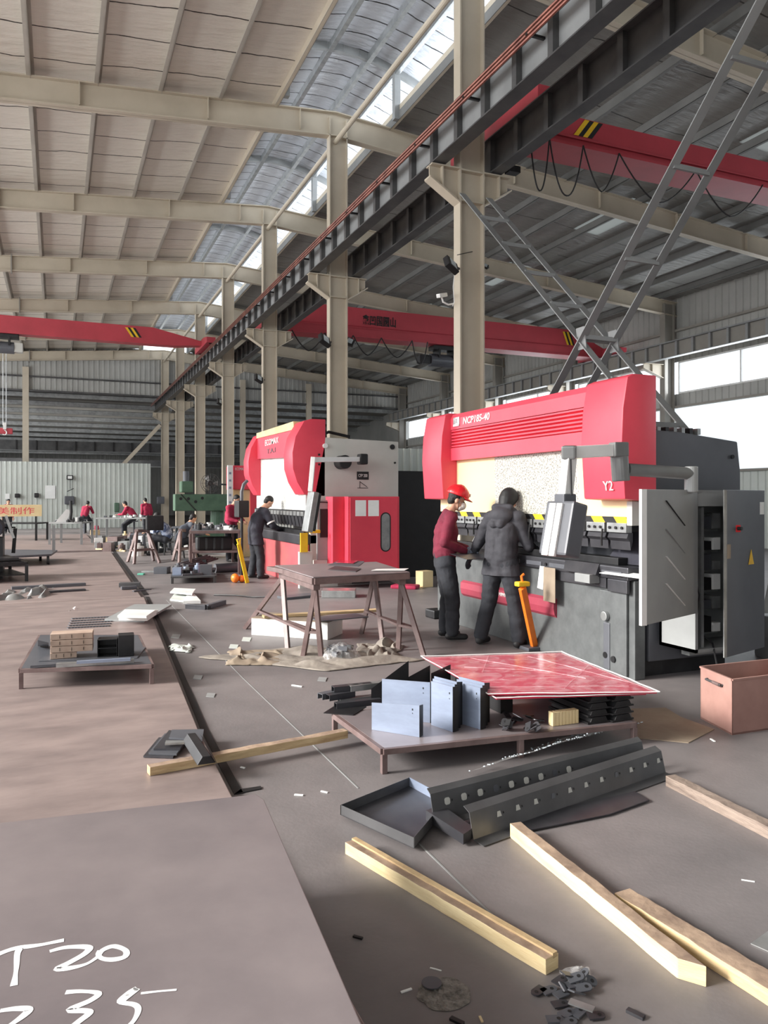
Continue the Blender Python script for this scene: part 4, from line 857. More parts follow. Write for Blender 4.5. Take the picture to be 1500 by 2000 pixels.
for px, d, dv, lab, st in ((262, 33, (-1, .3, 0), 'left of two far workers in bright maroon jackets, sitting bent forward', 1), (287, 34, (-.3, 1, 0), 'right of two far workers in bright maroon jackets, standing taller', 0), (165, 36, (.4, .9, 0), 'far worker in maroon bending down by the pale partition wall', 1), (15, 36, (.2, -1, 0), 'far worker in maroon behind the yellow banner board', 0)):
    p = PD(px, 1000, d); J = seated(lean=.5) if st else stand(1.6 if px == 287 else 1.5, .15, .2)
    if st:
        for k in J:
            if k != '_stand' and k[:2] not in ('an', 'kn'): J[k] = (J[k][0], J[k][1], J[k][2]+.32)
    person(lab, (p.x, p.y, 0), facing(dv), J, 'bright_maroon_cloth', 'trouser_cloth', vox=.022, head_tilt=(0, 25))
    if st: t = thing('work_stool', 'tall stool under the '+lab[:40].replace(',', ''), 'stool', (p.x, p.y, 0)); MB().bb(p.x-.15, p.x+.15, p.y-.15, p.y+.15, .64, .68).build('seat', 'dark_machine', t); MB().cyl((p.x, p.y, 0), (p.x, p.y, .64), .04).build('post', 'dark_machine', t)
# ------------------------------------------------------------------ floor plates
def plate(name, px, z, th, m, lab, cat='steel plate', **kw):
    pts = [PZ(a, b, z) if isinstance(a, (int, float)) and len((a, b)) == 2 else a for a, b in px]
    return MB().slab(pts, th).build(name, m, label=lab, cat=cat, bevel=kw.pop('bevel', .004), **kw)
zP = .05
A = PZ(452, 1554, zP); B = PZ(387, 1426, zP); C_p = PZ(300, 1212, zP); D = PZ(281, 1166, zP)
pl = MB().slab([(-6, .6, zP), (A.x, .6, zP), (A.x, A.y, zP), (B.x, B.y, zP), (C_p.x, C_p.y, zP), (D.x, D.y, zP), (-4.6, D.y-.35, zP)], .05).build('steel_plate', 'brown_plate', label='large brownish steel plate on the floor under the low left rack', cat='steel plate', bevel=.004)
e = PZ(216, 1077, zP); mb = MB().slab([(-4.6, D.y-.33, zP), (D.x-.04, D.y+.03, zP), (e.x, e.y, zP), (-4.2, e.y-.2, zP)], .05).build('steel_plate', 'brown_plate', label='second brown steel plate on the floor, beyond the low left rack', cat='steel plate', bevel=.004)
e2 = PZ(210, 1074, zP); f = PZ(196, 1055, zP); MB().slab([(-4.2, e2.y-.15, zP), (e2.x-.05, e2.y+.06, zP), (f.x, f.y, zP), (-4, f.y, zP)], .05).build('steel_plate', 'brown_plate', label='third brown steel plate on the floor, near the far left racks', cat='steel plate', bevel=.004)
g = PZ(170, 1046, zP); MB().slab([(-4, f.y+.08, zP), (f.x-.3, f.y+.08, zP), (g.x, g.y+1.5, zP), (-4, g.y+1.5, zP)], .05).build('steel_plate', 'brown_plate', label='farthest brown steel plate in front of the partition wall', cat='steel plate', bevel=.004)
# black strips painting the shadow along the edge of the plates
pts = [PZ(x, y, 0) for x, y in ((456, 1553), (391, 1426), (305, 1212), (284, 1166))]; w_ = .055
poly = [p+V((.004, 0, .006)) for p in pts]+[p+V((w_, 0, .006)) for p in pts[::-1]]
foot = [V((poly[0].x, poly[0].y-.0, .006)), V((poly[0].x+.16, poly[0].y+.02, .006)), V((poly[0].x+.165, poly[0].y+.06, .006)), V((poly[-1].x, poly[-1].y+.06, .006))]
MB().slab(poly, .006).slab(foot, .0055).build('plate_shadow_strip', 'black_rubber', label='long black L-ended strip painting the shadow along the edge of the brown plates', cat='steel bar')
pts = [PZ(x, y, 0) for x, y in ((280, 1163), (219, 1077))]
MB().slab([pts[0]+V((.01, 0, .006)), pts[0]+V((.09, 0, .006)), pts[1]+V((.1, 0, .006)), pts[1]+V((.01, 0, .006))], .006).build('plate_shadow_strip', 'black_rubber', label='farther black strip painting the shadow along the second brown plate edge', cat='steel bar')
# raised foreground plate on a lower stack
zN = .42; a, b, c = PZ(516, 1562, zN), PZ(706, 2000, zN), PZ(500, 1551, zN); d0 = PZ(0, 1607, zN)
dirb = (b-a).normalized(); b2 = a+dirb*(a.y-.7)/abs(dirb.y)
ex = c+(d0-c).normalized()*3.4
MB().slab([c, a, b2, (-3.2, .7, zN), ex], .02).build('steel_plate', 'grey_plate', label='big grey-brown steel plate in the foreground with white chalk numbers', cat='steel plate', bevel=.003)
fp = bpy.data.objects[[o.name for o in COL.objects if o.get('label', '').startswith('big grey-brown')][0]]
ins, zt = .05, zN-.02
MB().slab([c+V((-ins, -ins, zt-zN)), a+V((-ins, -ins, zt-zN)), b2+V((-ins, 0, zt-zN)), V((-3.1, .7, zt)), ex+V((.05, -ins, zt-zN))], .349).build('plate_stack', 'grey_plate', label='dark stack of sheets under the chalked foreground plate', cat='steel plates')
def chalk(pts, r=.0105, nm='chalk_stroke'):
    P = [PZ(x, y, zN+.001) for x, y in pts]; Q = []
    for i in range(len(P)-1):   # catmull smoothing
        p0, p1, p2, p3 = P[max(i-1, 0)], P[i], P[i+1], P[min(i+2, len(P)-1)]
        for k in range(5):
            u = k/5; Q.append(.5*((2*p1)+(p2-p0)*u+(2*p0-5*p1+4*p2-p3)*u*u+(3*p1-p0-3*p2+p3)*u**3))
    Q.append(P[-1]); L = []; Rr = []
    for i, p in enumerate(Q):
        t_ = (Q[min(i+1, len(Q)-1)]-Q[max(i-1, 0)]).normalized(); nn = V((-t_.y, t_.x, 0)); rr = r*(.8+.5*mnoise.noise(p*14)); L.append(p+nn*rr); Rr.append(p-nn*rr)
    n = len(Q); MB()._add(L+Rr, [(i, i+1, n+i+1, n+i) for i in range(n-1)]).build(nm, 'chalk', fp)
chalk([(-5, 1864), (30, 1852), (75, 1846), (125, 1836)]); chalk([(42, 1848), (34, 1862), (32, 1890), (27, 1925)])
chalk([(97, 1858), (130, 1850), (172, 1850), (166, 1862), (135, 1880), (112, 1892), (140, 1890), (170, 1882), (192, 1868)])
chalk([(192, 1868), (200, 1856), (222, 1848), (245, 1856), (244, 1868), (222, 1874), (200, 1872), (192, 1864), (196, 1856)])
chalk([(0, 1974), (30, 1970), (56, 1971), (45, 1984), (20, 2002)]); chalk([(128, 1938), (160, 1936), (192, 1940), (176, 1954), (136, 1972), (165, 1974), (175, 1978), (155, 1994), (135, 2010)])
chalk([(268, 1930), (250, 1940), (234, 1956), (262, 1962), (270, 1972), (262, 1992), (245, 2010)]); chalk([(240, 1954), (268, 1930)], .011); chalk([(275, 1940), (310, 1936), (345, 1933)], .005)
# ------------------------------------------------------------------ timber
def timber(a, b, wd, h, m, lab, z0=0, wa=None, cut_=None, groove=False, taper=1.0):
    """a, b: pixel of the near-left bottom edge ends"""
    A, B = PZ(*a, z0), PZ(*b, z0); d = (B-A).normalized(); n = V((d.y, -d.x, 0)) if V((d.y, -d.x, 0)).dot(V((.6, .8, 0))) > 0 else V((-d.y, d.x, 0))
    L = (B-A).length; mb = MB(); K = 16; fs = []; vs = []
    for i in range(K+1):
        u = i/K; p = A+d*L*u; ww = wd*(1+(taper-1)*u); j = [.004*mnoise.noise(V((i*.7, k*3, L))) for k in range(4)]
        vs += [p+n*j[0], p+n*(ww+j[1]), p+n*(ww+j[2])+V((0, 0, h+j[2])), p+n*j[3]+V((0, 0, h+j[0]))]
    if cut_: # pointed end
        vs[-1] = vs[-1]-d*cut_; vs[-4] = vs[-4]-d*cut_
    for i in range(K):
        for k in range(4): fs.append((4*i+k, 4*i+(k+1) % 4, 4*i+4+(k+1) % 4, 4*i+4+k))
    fs += [(0, 3, 2, 1), (4*K, 4*K+1, 4*K+2, 4*K+3)]
    mb._add(vs, fs); o = mb.build('timber_beam', m, label=lab, cat='timber', bevel=.003)
    o.data.materials.append(MATS['wood_top'])
    for p_ in o.data.polygons:
        if p_.normal.z > .6 and m != 'wood_grey': p_.material_index = 1
    if groove:
        g = MB(); g.bar(A+n*wd*.72+V((0, 0, h-.002)), B+n*wd*.72+V((0, 0, h-.002)), wd*.34, .02); g.build('raised_edge', 'wood', None); 
        q = COL.objects[-1]; q.parent = o; q.location = q.location-o.location; CH.setdefault(o.name, []).append(q)
    return o
timber((293, 1516), (680, 1442), .065, .05, 'wood', 'short rough timber lying across the brown plate edge at left', z0=.051)
timber((674, 1668), (1066, 1906), .07, .055, 'wood_light', 'grooved pale timber in the foreground centre ending at the bracket pile', groove=True)
timber((996, 1636), (1352, 1936), .06, .07, 'wood_light', 'pale pointed timber in the foreground, second from the right', cut_=.07)
timber((1200, 1770), (1530, 1985), .085, .055, 'wood', 'thick brown-topped timber running out of the lower right corner', taper=1.1)
timber((1300, 1535), (1530, 1655), .07, .06, 'wood_grey', 'weathered grey timber at the right edge of the picture')
# ------------------------------------------------------------------ generic bits
def sheet(name, px, z, th, m, lab, cat='metal sheet', group=None, bend=None):
    pts = [PZ(x, y, z) for x, y in px]
    return MB().slab(pts, th).build(name, m, label=lab, cat=cat, group=group)
# scrap stack on the plate
zb = zP+.002
for i, (px, m) in enumerate((([(280, 1476), (338, 1478), (370, 1440), (310, 1440)], 'mill_steel'), ([(290, 1470), (345, 1472), (372, 1436), (322, 1432)], 'dark_machine'), ([(300, 1462), (352, 1462), (376, 1430), (330, 1426)], 'mill_steel'), ([(330, 1440), (395, 1444), (398, 1424), (336, 1425)], 'dark_machine'), ([(322, 1452), (362, 1450), (362, 1446), (324, 1446)], 'galvanised'))):
    sheet('steel_offcut', px, zb+.012*(i+1), .0115, m, f'{["lowest","second lowest","middle","second highest","small bright topmost"][i]} plate of the offcut stack beside the left timber', 'offcut')
p = PZ(395, 1478, zP); t = thing('bent_channel', 'dark bent steel channel resting on the left timber', 'steel channel', (p.x, p.y, .103))
A, B = PZ(372, 1438, .13), PZ(402, 1484, .13); d = (B-A).normalized(); n = V((-d.y, d.x, 0))
if n.x < 0: n = -n
mb = MB(); mb.prism([A-n*.05+V((0,0,-.026)), A-n*.02+V((0,0,.02)), A+n*.03+V((0,0,.02)), A+n*.06+V((0,0,-.026))], (B-A)*1.0); mb.build('channel_body', 'black_steel', t, bevel=.004)
MB().prism([B+n*.062+V((0,0,-.026)), B+n*.032+V((0,0,.02)), B+n*.033+V((0,0,.02))+d*.03, B+n*.063+d*.03+V((0,0,-.026))], -(B-A)*.9+n*.02).build('channel_lip', 'black_rubber', t)
# ------------------------------------------------------------------ low table in the centre with its load
ZT = .15
def frame_table(lab, cor, zt, z0, leg, m, mids=(), top=None, rail=.035, name='low_table'):
    c = [PZ(x, y, zt) for x, y in cor]; ctr = sum(c, V())/4; t = thing(name, lab, 'table', (ctr.x, ctr.y, z0))
    for i in range(4):
        a, b = c[i], c[(i+1) % 4]; d = (b-a).normalized(); MB().bar(a-V((0, 0, rail/2)), b-V((0, 0, rail/2)), leg, rail).build('side_rail', m, t, bevel=.003)
    for p in c+[c[i].lerp(c[j], u) for i, j, u in mids]:
        q = p+(ctr-p).normalized()*leg*.2; MB().bb(q.x-leg/2, q.x+leg/2, q.y-leg/2, q.y+leg/2, z0, zt-rail+.002).build('leg', m, t, bevel=.003)
    if top: MB().slab([p+(ctr-p)*.012+V((0, 0, .001)) for p in c], .004).build('table_top', top, t)
    return t, c
t, cc = frame_table('low brown steel table in the centre loaded with blue-grey plates', [(748, 1462), (1240, 1410), (1130, 1352), (652, 1392)], ZT, 0, .035, 'rust_frame', mids=((0, 1, .52),), top='grey_plate')
def upright(px, wdv, lab, m='blue_steel', th=.004, z=ZT, lean=.0, gp='upright blue-grey plates'):
    """px: bottom-left, bottom-right pixels on table; heights in metres"""
    (a, b, h0, h1) = px; A, B = PZ(*a, z+.002), PZ(*b, z+.002); d = (B-A).normalized(); n = V((-d.y, d.x, 0))
    t = thing('metal_plate', lab, 'plate', (A+B)/2, group=gp); L = n*lean
    MB().prism([A, B, B+V((0, 0, h1))+L, A+V((0, 0, h0))+L], n*th).build('panel', m, t)
    MB().prism([B, B+n*.05, B+n*.05+V((0,0,h1-.006))+L, B+V((0,0,h1))+L], d*.003).build('fold', 'black_steel', t)
    for k, (u, v) in enumerate(((.86, .84), (.86, .72))[:2 if h0 > .17 else 2]):
        q = A.lerp(B, u)+V((0, 0, h1*v))+L*v-n*.0012; MB().bar(q-V((0, 0, .006 if k == 0 else .003)), q+V((0, 0, .006 if k == 0 else .003)), .007 if k == 0 else .004, .0015, up=n).build('slot_hole', 'black_rubber', t)
D = 4.75/1500
upright(((726, 1425), (819, 1440), .175, .20), 0, 'short blue-grey steel plate standing at the front left of the low table')
upright(((746, 1400), (840, 1412), .26, .27), 0, 'tallest blue-grey steel plate standing behind the short front one')
for i in range(3):
    upright(((842+i*3, 1416-i*6), (884+i*4, 1430-i*6), .29, .29), 0, f'{["front","middle","rear"][i]} plate of the narrow upright group in the middle of the blue-grey plates')
for i in range(3):
    upright(((888+i*4, 1410-i*6), (938+i*4, 1425-i*6), .27, .27), 0, f'{["front","middle","rear"][i]} plate of the right-hand upright blue-grey group by the red sheets')
for i, (a, b, h0, h1) in enumerate((((725, 1375), (798, 1370), .11, .30), ((798, 1376), (840, 1371), .20, .27), ((842, 1374), (880, 1366), .22, .26))):
    A, B = PZ(*a, ZT+.002), PZ(*b, ZT+.002); MB().prism([A, B, B+V((0, 0, h1)), A+V((0, 0, h0))], (.003, .004, 0)).build('metal_plate', 'black_steel', label=f'{["left peaked","middle peaked","right square"][i]} dark plate edge rising behind the blue-grey plates', cat='plate')
# grey bent profiles at the back left corner
def profile(px0, px1, z, wd, h, m, lab, cat='steel profile', group=None):
    A, B = PZ(*px0, z), PZ(*px1, z); d = (B-A).normalized(); n = V((-d.y, d.x, 0)); mb = MB()
    mb.bar(A+V((0, 0, h)), B+V((0, 0, h)), wd, .004); 
    for s_ in (-1, 1): mb.bar(A+n*s_*(wd/2-.002)+V((0, 0, h/2)), B+n*s_*(wd/2-.002)+V((0, 0, h/2)), .004, h)
    return mb.build('steel_profile', m, label=lab, cat=cat, group=group)
zz = ZT+.003
for i, (a, b, m) in enumerate((((655, 1384), (742, 1374), 'mill_steel'), ((662, 1376), (752, 1366), 'galvanised'), ((640, 1368), (690, 1360), 'mill_steel'), ((625, 1366), (680, 1354), 'dark_machine'), ((650, 1352), (725, 1344), 'mill_steel'), ((682, 1350), (760, 1340), 'galvanised'))):
    profile(a, b, zz+(.0 if i < 2 else .045 if i < 4 else .085), .06, .04, m, f'{["lowest front","second lowest","middle short","left overhanging","upper dark","topmost bright"][i]} bent profile in the pile at the back left of the low table')
sheet('metal_scrap', [(632, 1392), (690, 1396), (716, 1380), (700, 1372), (660, 1374)], ZT+.008, .005, 'black_steel', 'crumpled black scrap sheet over the back left corner of the low table', 'scrap')
# small brackets pile, beige block, black channels
random.seed(3)
def bracket_bit(p, r, lab, m='black_steel', group=None, sz=1.0, name='small_bracket'):
    mb = MB(); s0 = .03*sz; E = Euler(r).to_matrix(); out = [V((-s0, -s0*.6, 0))]+[V((s0*.4+s0*.6*math.cos(a), s0*.6*math.sin(a), 0)) for a in [-PI/2+PI*i/8 for i in range(9)]]+[V((-s0, s0*.6, 0))]
    mb.prism([V(p)+E @ q for q in out], E @ V((0, 0, .005))); o = mb.build(name, m, label=lab, cat='bracket', group=group)
    hb_ = MB(); c = V(p)+E @ V((s0*.35, 0, .0053)); hb_.prism([c+E @ V((.007*sz*math.cos(a), .007*sz*math.sin(a), 0)) for a in [2*PI*i/10 for i in range(10)]], E @ V((0, 0, .0006)))
    h = hb_.build('hole', 'black_rubber', None); h.parent = o; h.location = h.location-o.location; CH.setdefault(o.name, []).append(h)
    return o
for i in range(18):
    px, py = 985+random.random()*68, 1392+random.random()*26; lay = i//7; p = PZ(px, py+4, ZT+.012+lay*.022)
    bracket_bit(p, (random.uniform(-.9, .9) if lay else random.uniform(-.2, .2), random.uniform(-.6, .6), random.uniform(0, 6)), 'small dark drilled bracket in the heap on the low table', 'mill_steel' if i % 3 else 'black_steel', 'drilled brackets heaped on the low table', 1.25)
A = PZ(1080, 1419, ZT+.002); B = PZ(1131, 1412, ZT+.002); d = (B-A)/8; n = V((-d.y, d.x, 0)).normalized()
for i in range(8): MB().prism([A+d*i, A+d*(i+.88), A+d*(i+.88)+n*.05, A+d*i+n*.05], (0, 0, .09)).build('beige_strip', 'cream_plate', label=f'{ORD[i] if i else "leftmost"} strip of the beige block row on the low table'.replace('second', 'second from left').replace('third', 'third from left'), cat='strip', group='beige strips in a row', bevel=.002)
for col in range(2):
    for r in range(4):
        a, b = ((1148, 1416), (1192, 1410)) if col == 0 else ((1196, 1412), (1238, 1405))
        A, B = PZ(*a, ZT+.002), PZ(*b, ZT+.002); d = (B-A); n = V((-d.y, d.x, 0)).normalized()*.45; zz = ZT+.004+r*.046
        A.z = B.z = zz; mb = MB(); mb.prism([A, B, B+V((0,0,.012)), A+V((0,0,.012))], n).prism([A+V((0,0,.012))+d*.12, B+V((0,0,.012))-d*.12, B+V((0,0,.042))-d*.2, A+V((0,0,.042))+d*.2], n)
        mb.build('black_channel', 'black_steel', label=f'black folded channel, {["lowest","second","third","topmost"][r]} in the {"left" if col == 0 else "right"} stack under the red sheets', cat='steel channel', bevel=.002)
# film wrapped red sheets
def redsheet(px, z, th, lab, m='red_panel'):
    t = thing('red_sheet', lab, 'sheet', PZ(*px[0], z-th)); P = [PZ(x, y, z) for x, y in px]; MB().slab(P, th).build('panel', m, t); c = sum(P, V())/len(P)
    def gp(u, v):
        a = P[0].lerp(P[1], u); b = P[3].lerp(P[2], u); q = a.lerp(b, v); return q+(q-c)*.02+V((0, 0, .003+.008*abs(mnoise.noise(q*5))))
    MB().grid(gp, 24, 24).build('wrapping_film', 'pink_film', t, smooth=True)
    for (u0, v0, u1, v1) in ((0, 0, 1, 0), (1, 0, 1, 1), (0, 1, 1, 1), (0, 0, 0, 1), (.1, .3, .8, .35), (.3, .9, .75, .3), (.15, .65, .6, .5), (.7, .9, .95, .2), (.05, .15, .9, .12), (.2, .5, .45, .95), (.5, .1, .95, .6), (.35, .4, .9, .75)):
        MB().tube([gp(u0+(u1-u0)*k/12, v0+(v1-v0)*k/12)+V((0, 0, .002)) for k in range(13)], .0035 if u0 in (0, 1) else .0032, 5).build('film_fold', 'pink_film' if u0 not in (0, 1) else 'paper', t)
    return t
zs = ZT+.205
redsheet([(970, 1364), (1262, 1355), (1082, 1282), (836, 1288)], zs, .008, 'lower red film-wrapped sheet on top of the black channels')
redsheet([(955, 1356), (1283, 1352), (1096, 1275), (826, 1284)], zs+.018, .008, 'upper red film-wrapped sheet, topmost over the low table')
for i, (x, y) in enumerate(((975, 1352), (900, 1330), (1110, 1330), (1060, 1300))):
    q = PZ(x, y+34, ZT); MB().bb(q.x-.05, q.x+.05, q.y-.1, q.y+.1, ZT+.002, zs-.009).build('support_block', 'black_rubber', label=f'dark spacer block under the red sheets, {["front left","left","right rear","rear"][i]} one', cat='block', bevel=.004)
# ------------------------------------------------------------------ dark tray and long perforated channels
c = [PZ(x, y, .07) for x, y in ((665, 1572), (808, 1636), (875, 1558), (800, 1518))]
t = thing('sheet_tray', 'shallow dark sheet-metal tray on the floor left of the long channels', 'tray', (sum(c, V())/4).xy.to_3d())
fl = [V((p.x, p.y, .022)) for p in c]; MB().slab(fl, .004).build('tray_base', 'mill_steel', t)
for i in range(4): MB().prism([c[i]-V((0,0,.05)), c[(i+1) % 4]-V((0,0,.05)), c[(i+1) % 4], c[i]], (sum(c, V())/4-c[i]).normalized()*.004).build('tray_wall', 'blue_steel' if i in (2,) else 'channel_steel', t)
def longch(a, b, h, foot, z, lab, holes, px_h, m='channel_steel', extra=None, hole_pos=(.1, .9)):
    A, B = PZ(*a, z), PZ(*b, z); d = (B-A); n = V((-d.y, d.x, 0)).normalized(); L = d.length; t = thing('perforated_channel', lab, 'steel channel', A)
    tilt = n*h*.25; MB().prism([A, B, B+V((0, 0, h))+tilt, A+V((0, 0, h))+tilt], n*.004).build('web', m, t)
    MB().prism([A+V((0,0,h))+tilt, B+V((0,0,h))+tilt, B+V((0,0,h+.02))+tilt+n*foot*.6, A+V((0,0,h+.02))+tilt+n*foot*.6], (0, 0, -.004)).build('top_flange', m, t)
    MB().prism([A, B, B-n*foot+V((0, 0, -.005)), A-n*foot+V((0, 0, -.005))], (0, 0, -.003)).build('lower_flange', m, t)
    for k in range(holes):
        u = hole_pos[0]+(hole_pos[1]-hole_pos[0])*k/(holes-1); v = .62; c = A+d*u+(V((0, 0, h))+tilt)*v-n*.0015; r = px_h; dd = d.normalized(); up = (V((0, 0, h))+tilt).normalized()
        if extra: pts = [c+dd*x*r*(1.1 if y < 0 else .7)+up*y*r*.9 for x, y in ((-1, -1), (1, -1), (1, 1), (-1, 1))]
        else: pts = [c+dd*x*r+up*y*r for x, y in ((-.6, -1), (.6, -1), (1, -.6), (1, .6), (.6, 1), (-.6, 1), (-1, .6), (-1, -.6))]
        MB().prism(pts, -n*.0012).build('punched_hole', 'dark_machine' if k % 4 == 3 else 'light_machine', t)
        c2 = c+dd*.03; MB().prism([c2+dd*.004*math.cos(q)+up*.006*math.sin(q) for q in [i*PI/3 for i in range(6)]], -n*.0012).build('small_hole', 'black_rubber', t)
    return t
longch((848, 1606), (1262, 1492), .13, .05, .03, 'rear long black channel with a row of square-round holes', 9, .017, hole_pos=(.06, .60))
longch((925, 1640), (1300, 1508), .12, .07, .012, 'front long black channel with a row of trapezoid holes', 11, .014, extra=1, hole_pos=(.12, .97))
A = PZ(1000, 1622, .01); sheet('bent_sheet', [(985, 1622), (1030, 1622), (1190, 1590), (1268, 1562), (1240, 1545), (1040, 1590)], .014, .006, 'mill_steel', 'bent dark sheet on the floor under the front long channel')
MB().prism([PZ(832, 1602, .03), PZ(905, 1650, .012), PZ(925, 1636, .012), PZ(862, 1590, .03)], (0, 0, .05)).build('channel_end', 'mill_steel', label='folded grey end piece where the long channels meet the tray', cat='steel piece')
# bubble wrap
P = [PZ(x, y, .02) for x, y in ((905, 1512), (1150, 1462), (1275, 1436), (1110, 1436))]
def bw(u, v): a = P[0].lerp(P[1], u); b = P[3].lerp(P[2], u); q = a.lerp(b, v); return q+V((0, 0, .10*u+.012*mnoise.noise(q*6)))
t = thing('bubble_wrap', 'sheet of clear bubble wrap with glints between low table and long channels', 'wrapping', P[0]); MB().grid(bw, 20, 8).build('film', 'clear_film', t, smooth=True)
mb = MB(); random.seed(5)
for i in range(150): q = bw(random.random(), random.random()*.9); mb.ball(q+V((0, 0, .003)), (.006, .006, .004), 6)
mb.build('bubbles', 'lens_glass', t, kind='stuff', smooth=True)
# bin, cardboard, bottle
t = thing('steel_bin', 'open rusty pink-brown steel bin at the right edge', 'bin', PZ(1368, 1418)); zt = .42
b0 = PZ(1368, 1403); b1 = PZ(1430, 1436); b1t = V((b1.x, b1.y, 0)); dd = V((1, -.02, 0)); e = b1t-V((b0.x, b0.y, 0))
cr = [V((b0.x, b0.y, 0)), b1t, b1t+dd*.9, V((b0.x, b0.y, 0))+dd*.9]; ctr = sum(cr, V())/4; hb_ = (1436-1320)/1500*b1.xy.length*.98
hh = [.40]*4
for i in range(4):
    a, b = cr[i], cr[(i+1) % 4]; nn = (ctr-(a+b)/2).normalized()*.006
    MB().prism([a, b, b+V((0,0,.385)), a+V((0,0,.385))], nn).build('bin_wall', 'rust_bin', t); MB().bar(a+V((0,0,.385)), b+V((0,0,.385)), .016, .012).build('rim', 'rust_bin', t)
MB().slab([p+V((0, 0, .012)) for p in cr], .01).build('bin_floor', 'rust_bin', t)
m0 = cr[0].lerp(cr[1], .25)+V((0,0,.32)); m1 = cr[0].lerp(cr[1], .72)+V((0,0,.32)); no = -(ctr-(cr[0]+cr[1])/2).normalized()*.02
MB().tube([m0, m0+no, m1+no, m1], .009, 8).build('handle', 'dark_steel', t); MB().cyl(m0.lerp(m1, .5)+no, m0.lerp(m1, .92)+no, .013, 8).build('handle_grip', 'rust_frame', t)
sheet('cardboard_sheet', [(1238, 1440), (1345, 1450), (1395, 1424), (1330, 1400), (1300, 1382), (1232, 1384)], .006, .006, 'cardboard', 'flattened tan cardboard on the floor left of the rusty bin', 'cardboard')
p = PZ(1247, 1307); t = thing('plastic_bottle', 'small clear plastic bottle with blue label lying by the nearer press brake', 'bottle', p)
MB().cyl(p+V((-.06, 0, .03)), p+V((0, 0, .03)), .03, 14).build('clear_part', 'lens_glass', t, bevel=.008); MB().cyl(p+V((0, 0, .03)), p+V((.07, .02, .03)), .03, 14).build('label_band', 'blue_mark' if 'blue_mark' in MATS else 'navy_cloth', t, bevel=.008); MB().cyl(p+V((.08, .02, .03)), p+V((.1, .02, .03)), .013, 10).build('cap', 'white_paint', t)
a = PZ(1440, 1292); MB().prism([(5.9, 4.98, .0), (6.5, 4.98, 0), (6.45, 5.0, .3), (6.1, 5.0, .22)], (0, .01, 0)).build('cardboard_flap', 'cardboard', label='brown cardboard leaning below the open cabinet door', cat='cardboard')
# leaning profiles at far right edge and grey plate
a = PD(1524, 1200, 8.0); t = thing('steel_drum', 'grey steel drum at the right edge behind the open cabinet door', 'drum', (a.x, a.y, 0)); MB().cyl((a.x, a.y, 0), (a.x, a.y, a.z), .24, 28).build('drum_body', 'grey_machine', t, bevel=.01, smooth=True); MB().cyl((a.x, a.y, a.z*.5-.01), (a.x, a.y, a.z*.5+.01), .247, 28).build('drum_ring', 'galvanised', t)
MB().prism([PD(1488, 1198, 7.9), PD(1520, 1040, 8.1), PD(1545, 1040, 8.1), PD(1508, 1198, 7.9)], (.05, .02, 0)).build('leaning_profile', 'galvanised', label='pale steel profile standing on the drum behind the open cabinet door', cat='steel profile')
sheet('metal_bracket_plate', [(1466, 1842), (1520, 1866), (1530, 1800), (1500, 1818)], .005, .004, 'galvanised', 'pale drilled plate lying at the right edge of the foreground', 'plate')
# ------------------------------------------------------------------ foreground bracket pile, floor patch, litter
random.seed(11)
spots = [(1051, 1937, 0), (1073, 1935, 0), (1098, 1942, 0), (1095, 1962, 0), (1108, 1980, 0), (1131, 1978, 0), (1165, 1985, 0), (1085, 1992, 0), (1110, 1996, 0), (1095, 1915, 1), (1120, 1925, 1), (1140, 1930, 1), (1105, 1930, 1), (1125, 1910, 2), (1138, 1905, 2), (1112, 1905, 2), (1150, 1915, 1), (1128, 1940, 1)]
for i, (x, y, l_) in enumerate(spots):
    p = PZ(x, y, .006+l_*.014); bracket_bit(p, (random.uniform(-.5, .5)*(l_ > 0), random.uniform(-.5, .5)*(l_ > 0), random.uniform(-.4, .4)+(PI if i == 0 else 0)), 'small dark drilled lug plate in the foreground pile by the grooved timber', 'dark_machine' if i % 3 else 'mill_steel', 'drilled lugs in the foreground pile', .95)
A, B = PZ(1112, 1955, .03), PZ(1160, 1972, .03); MB().bar(A, B, .03, .004).build('bright_strip', 'galvanised', label='bright bent strip lying on the foreground lug pile', cat='steel strip')
P = [PZ(x, y, 0) for x, y in ((1092, 1900), (1150, 1895), (1160, 1935), (1105, 1940))]; cpt = sum(P, V())/4
MB().grid(lambda u, v: P[0].lerp(P[1], u).lerp(P[3].lerp(P[2], u), v)+V((0, 0, .01+.035*math.sin(PI*u)*math.sin(PI*v)+.012*mnoise.noise(V((u*6, v*6, 2))))), 18, 18).build('plastic_bag', 'clear_film', label='crumpled clear plastic bag over the foreground lug pile', cat='bag', smooth=True)
c = PZ(868, 1942); mb = MB()
def rough(u, v): a = 2*PI*u; r = .09*v*(1+.12*mnoise.noise(V((math.cos(a)*2, math.sin(a)*2, 1)))); q = c+V((r*math.cos(a)*1.0, r*math.sin(a)*.95, 0)); return q+V((0, 0, .002+(.006*abs(mnoise.noise(q*60)) if v < .98 else 0)))
mb.grid(rough, 48, 12).build('concrete_patch', 'concrete_rough' if 'concrete_rough' in MATS else 'galvanised', label='rough round broken patch in the concrete of the foreground', cat='patch')
p = PZ(843, 1926, .0); MB().cyl((p.x, p.y, .009), (p.x, p.y, .013), .034, 28).build('steel_disc', 'dark_machine', label='dark flat disc lying on the round concrete patch', cat='disc')
p, q = PZ(805, 1925, .002), PZ(783, 1940, .002)
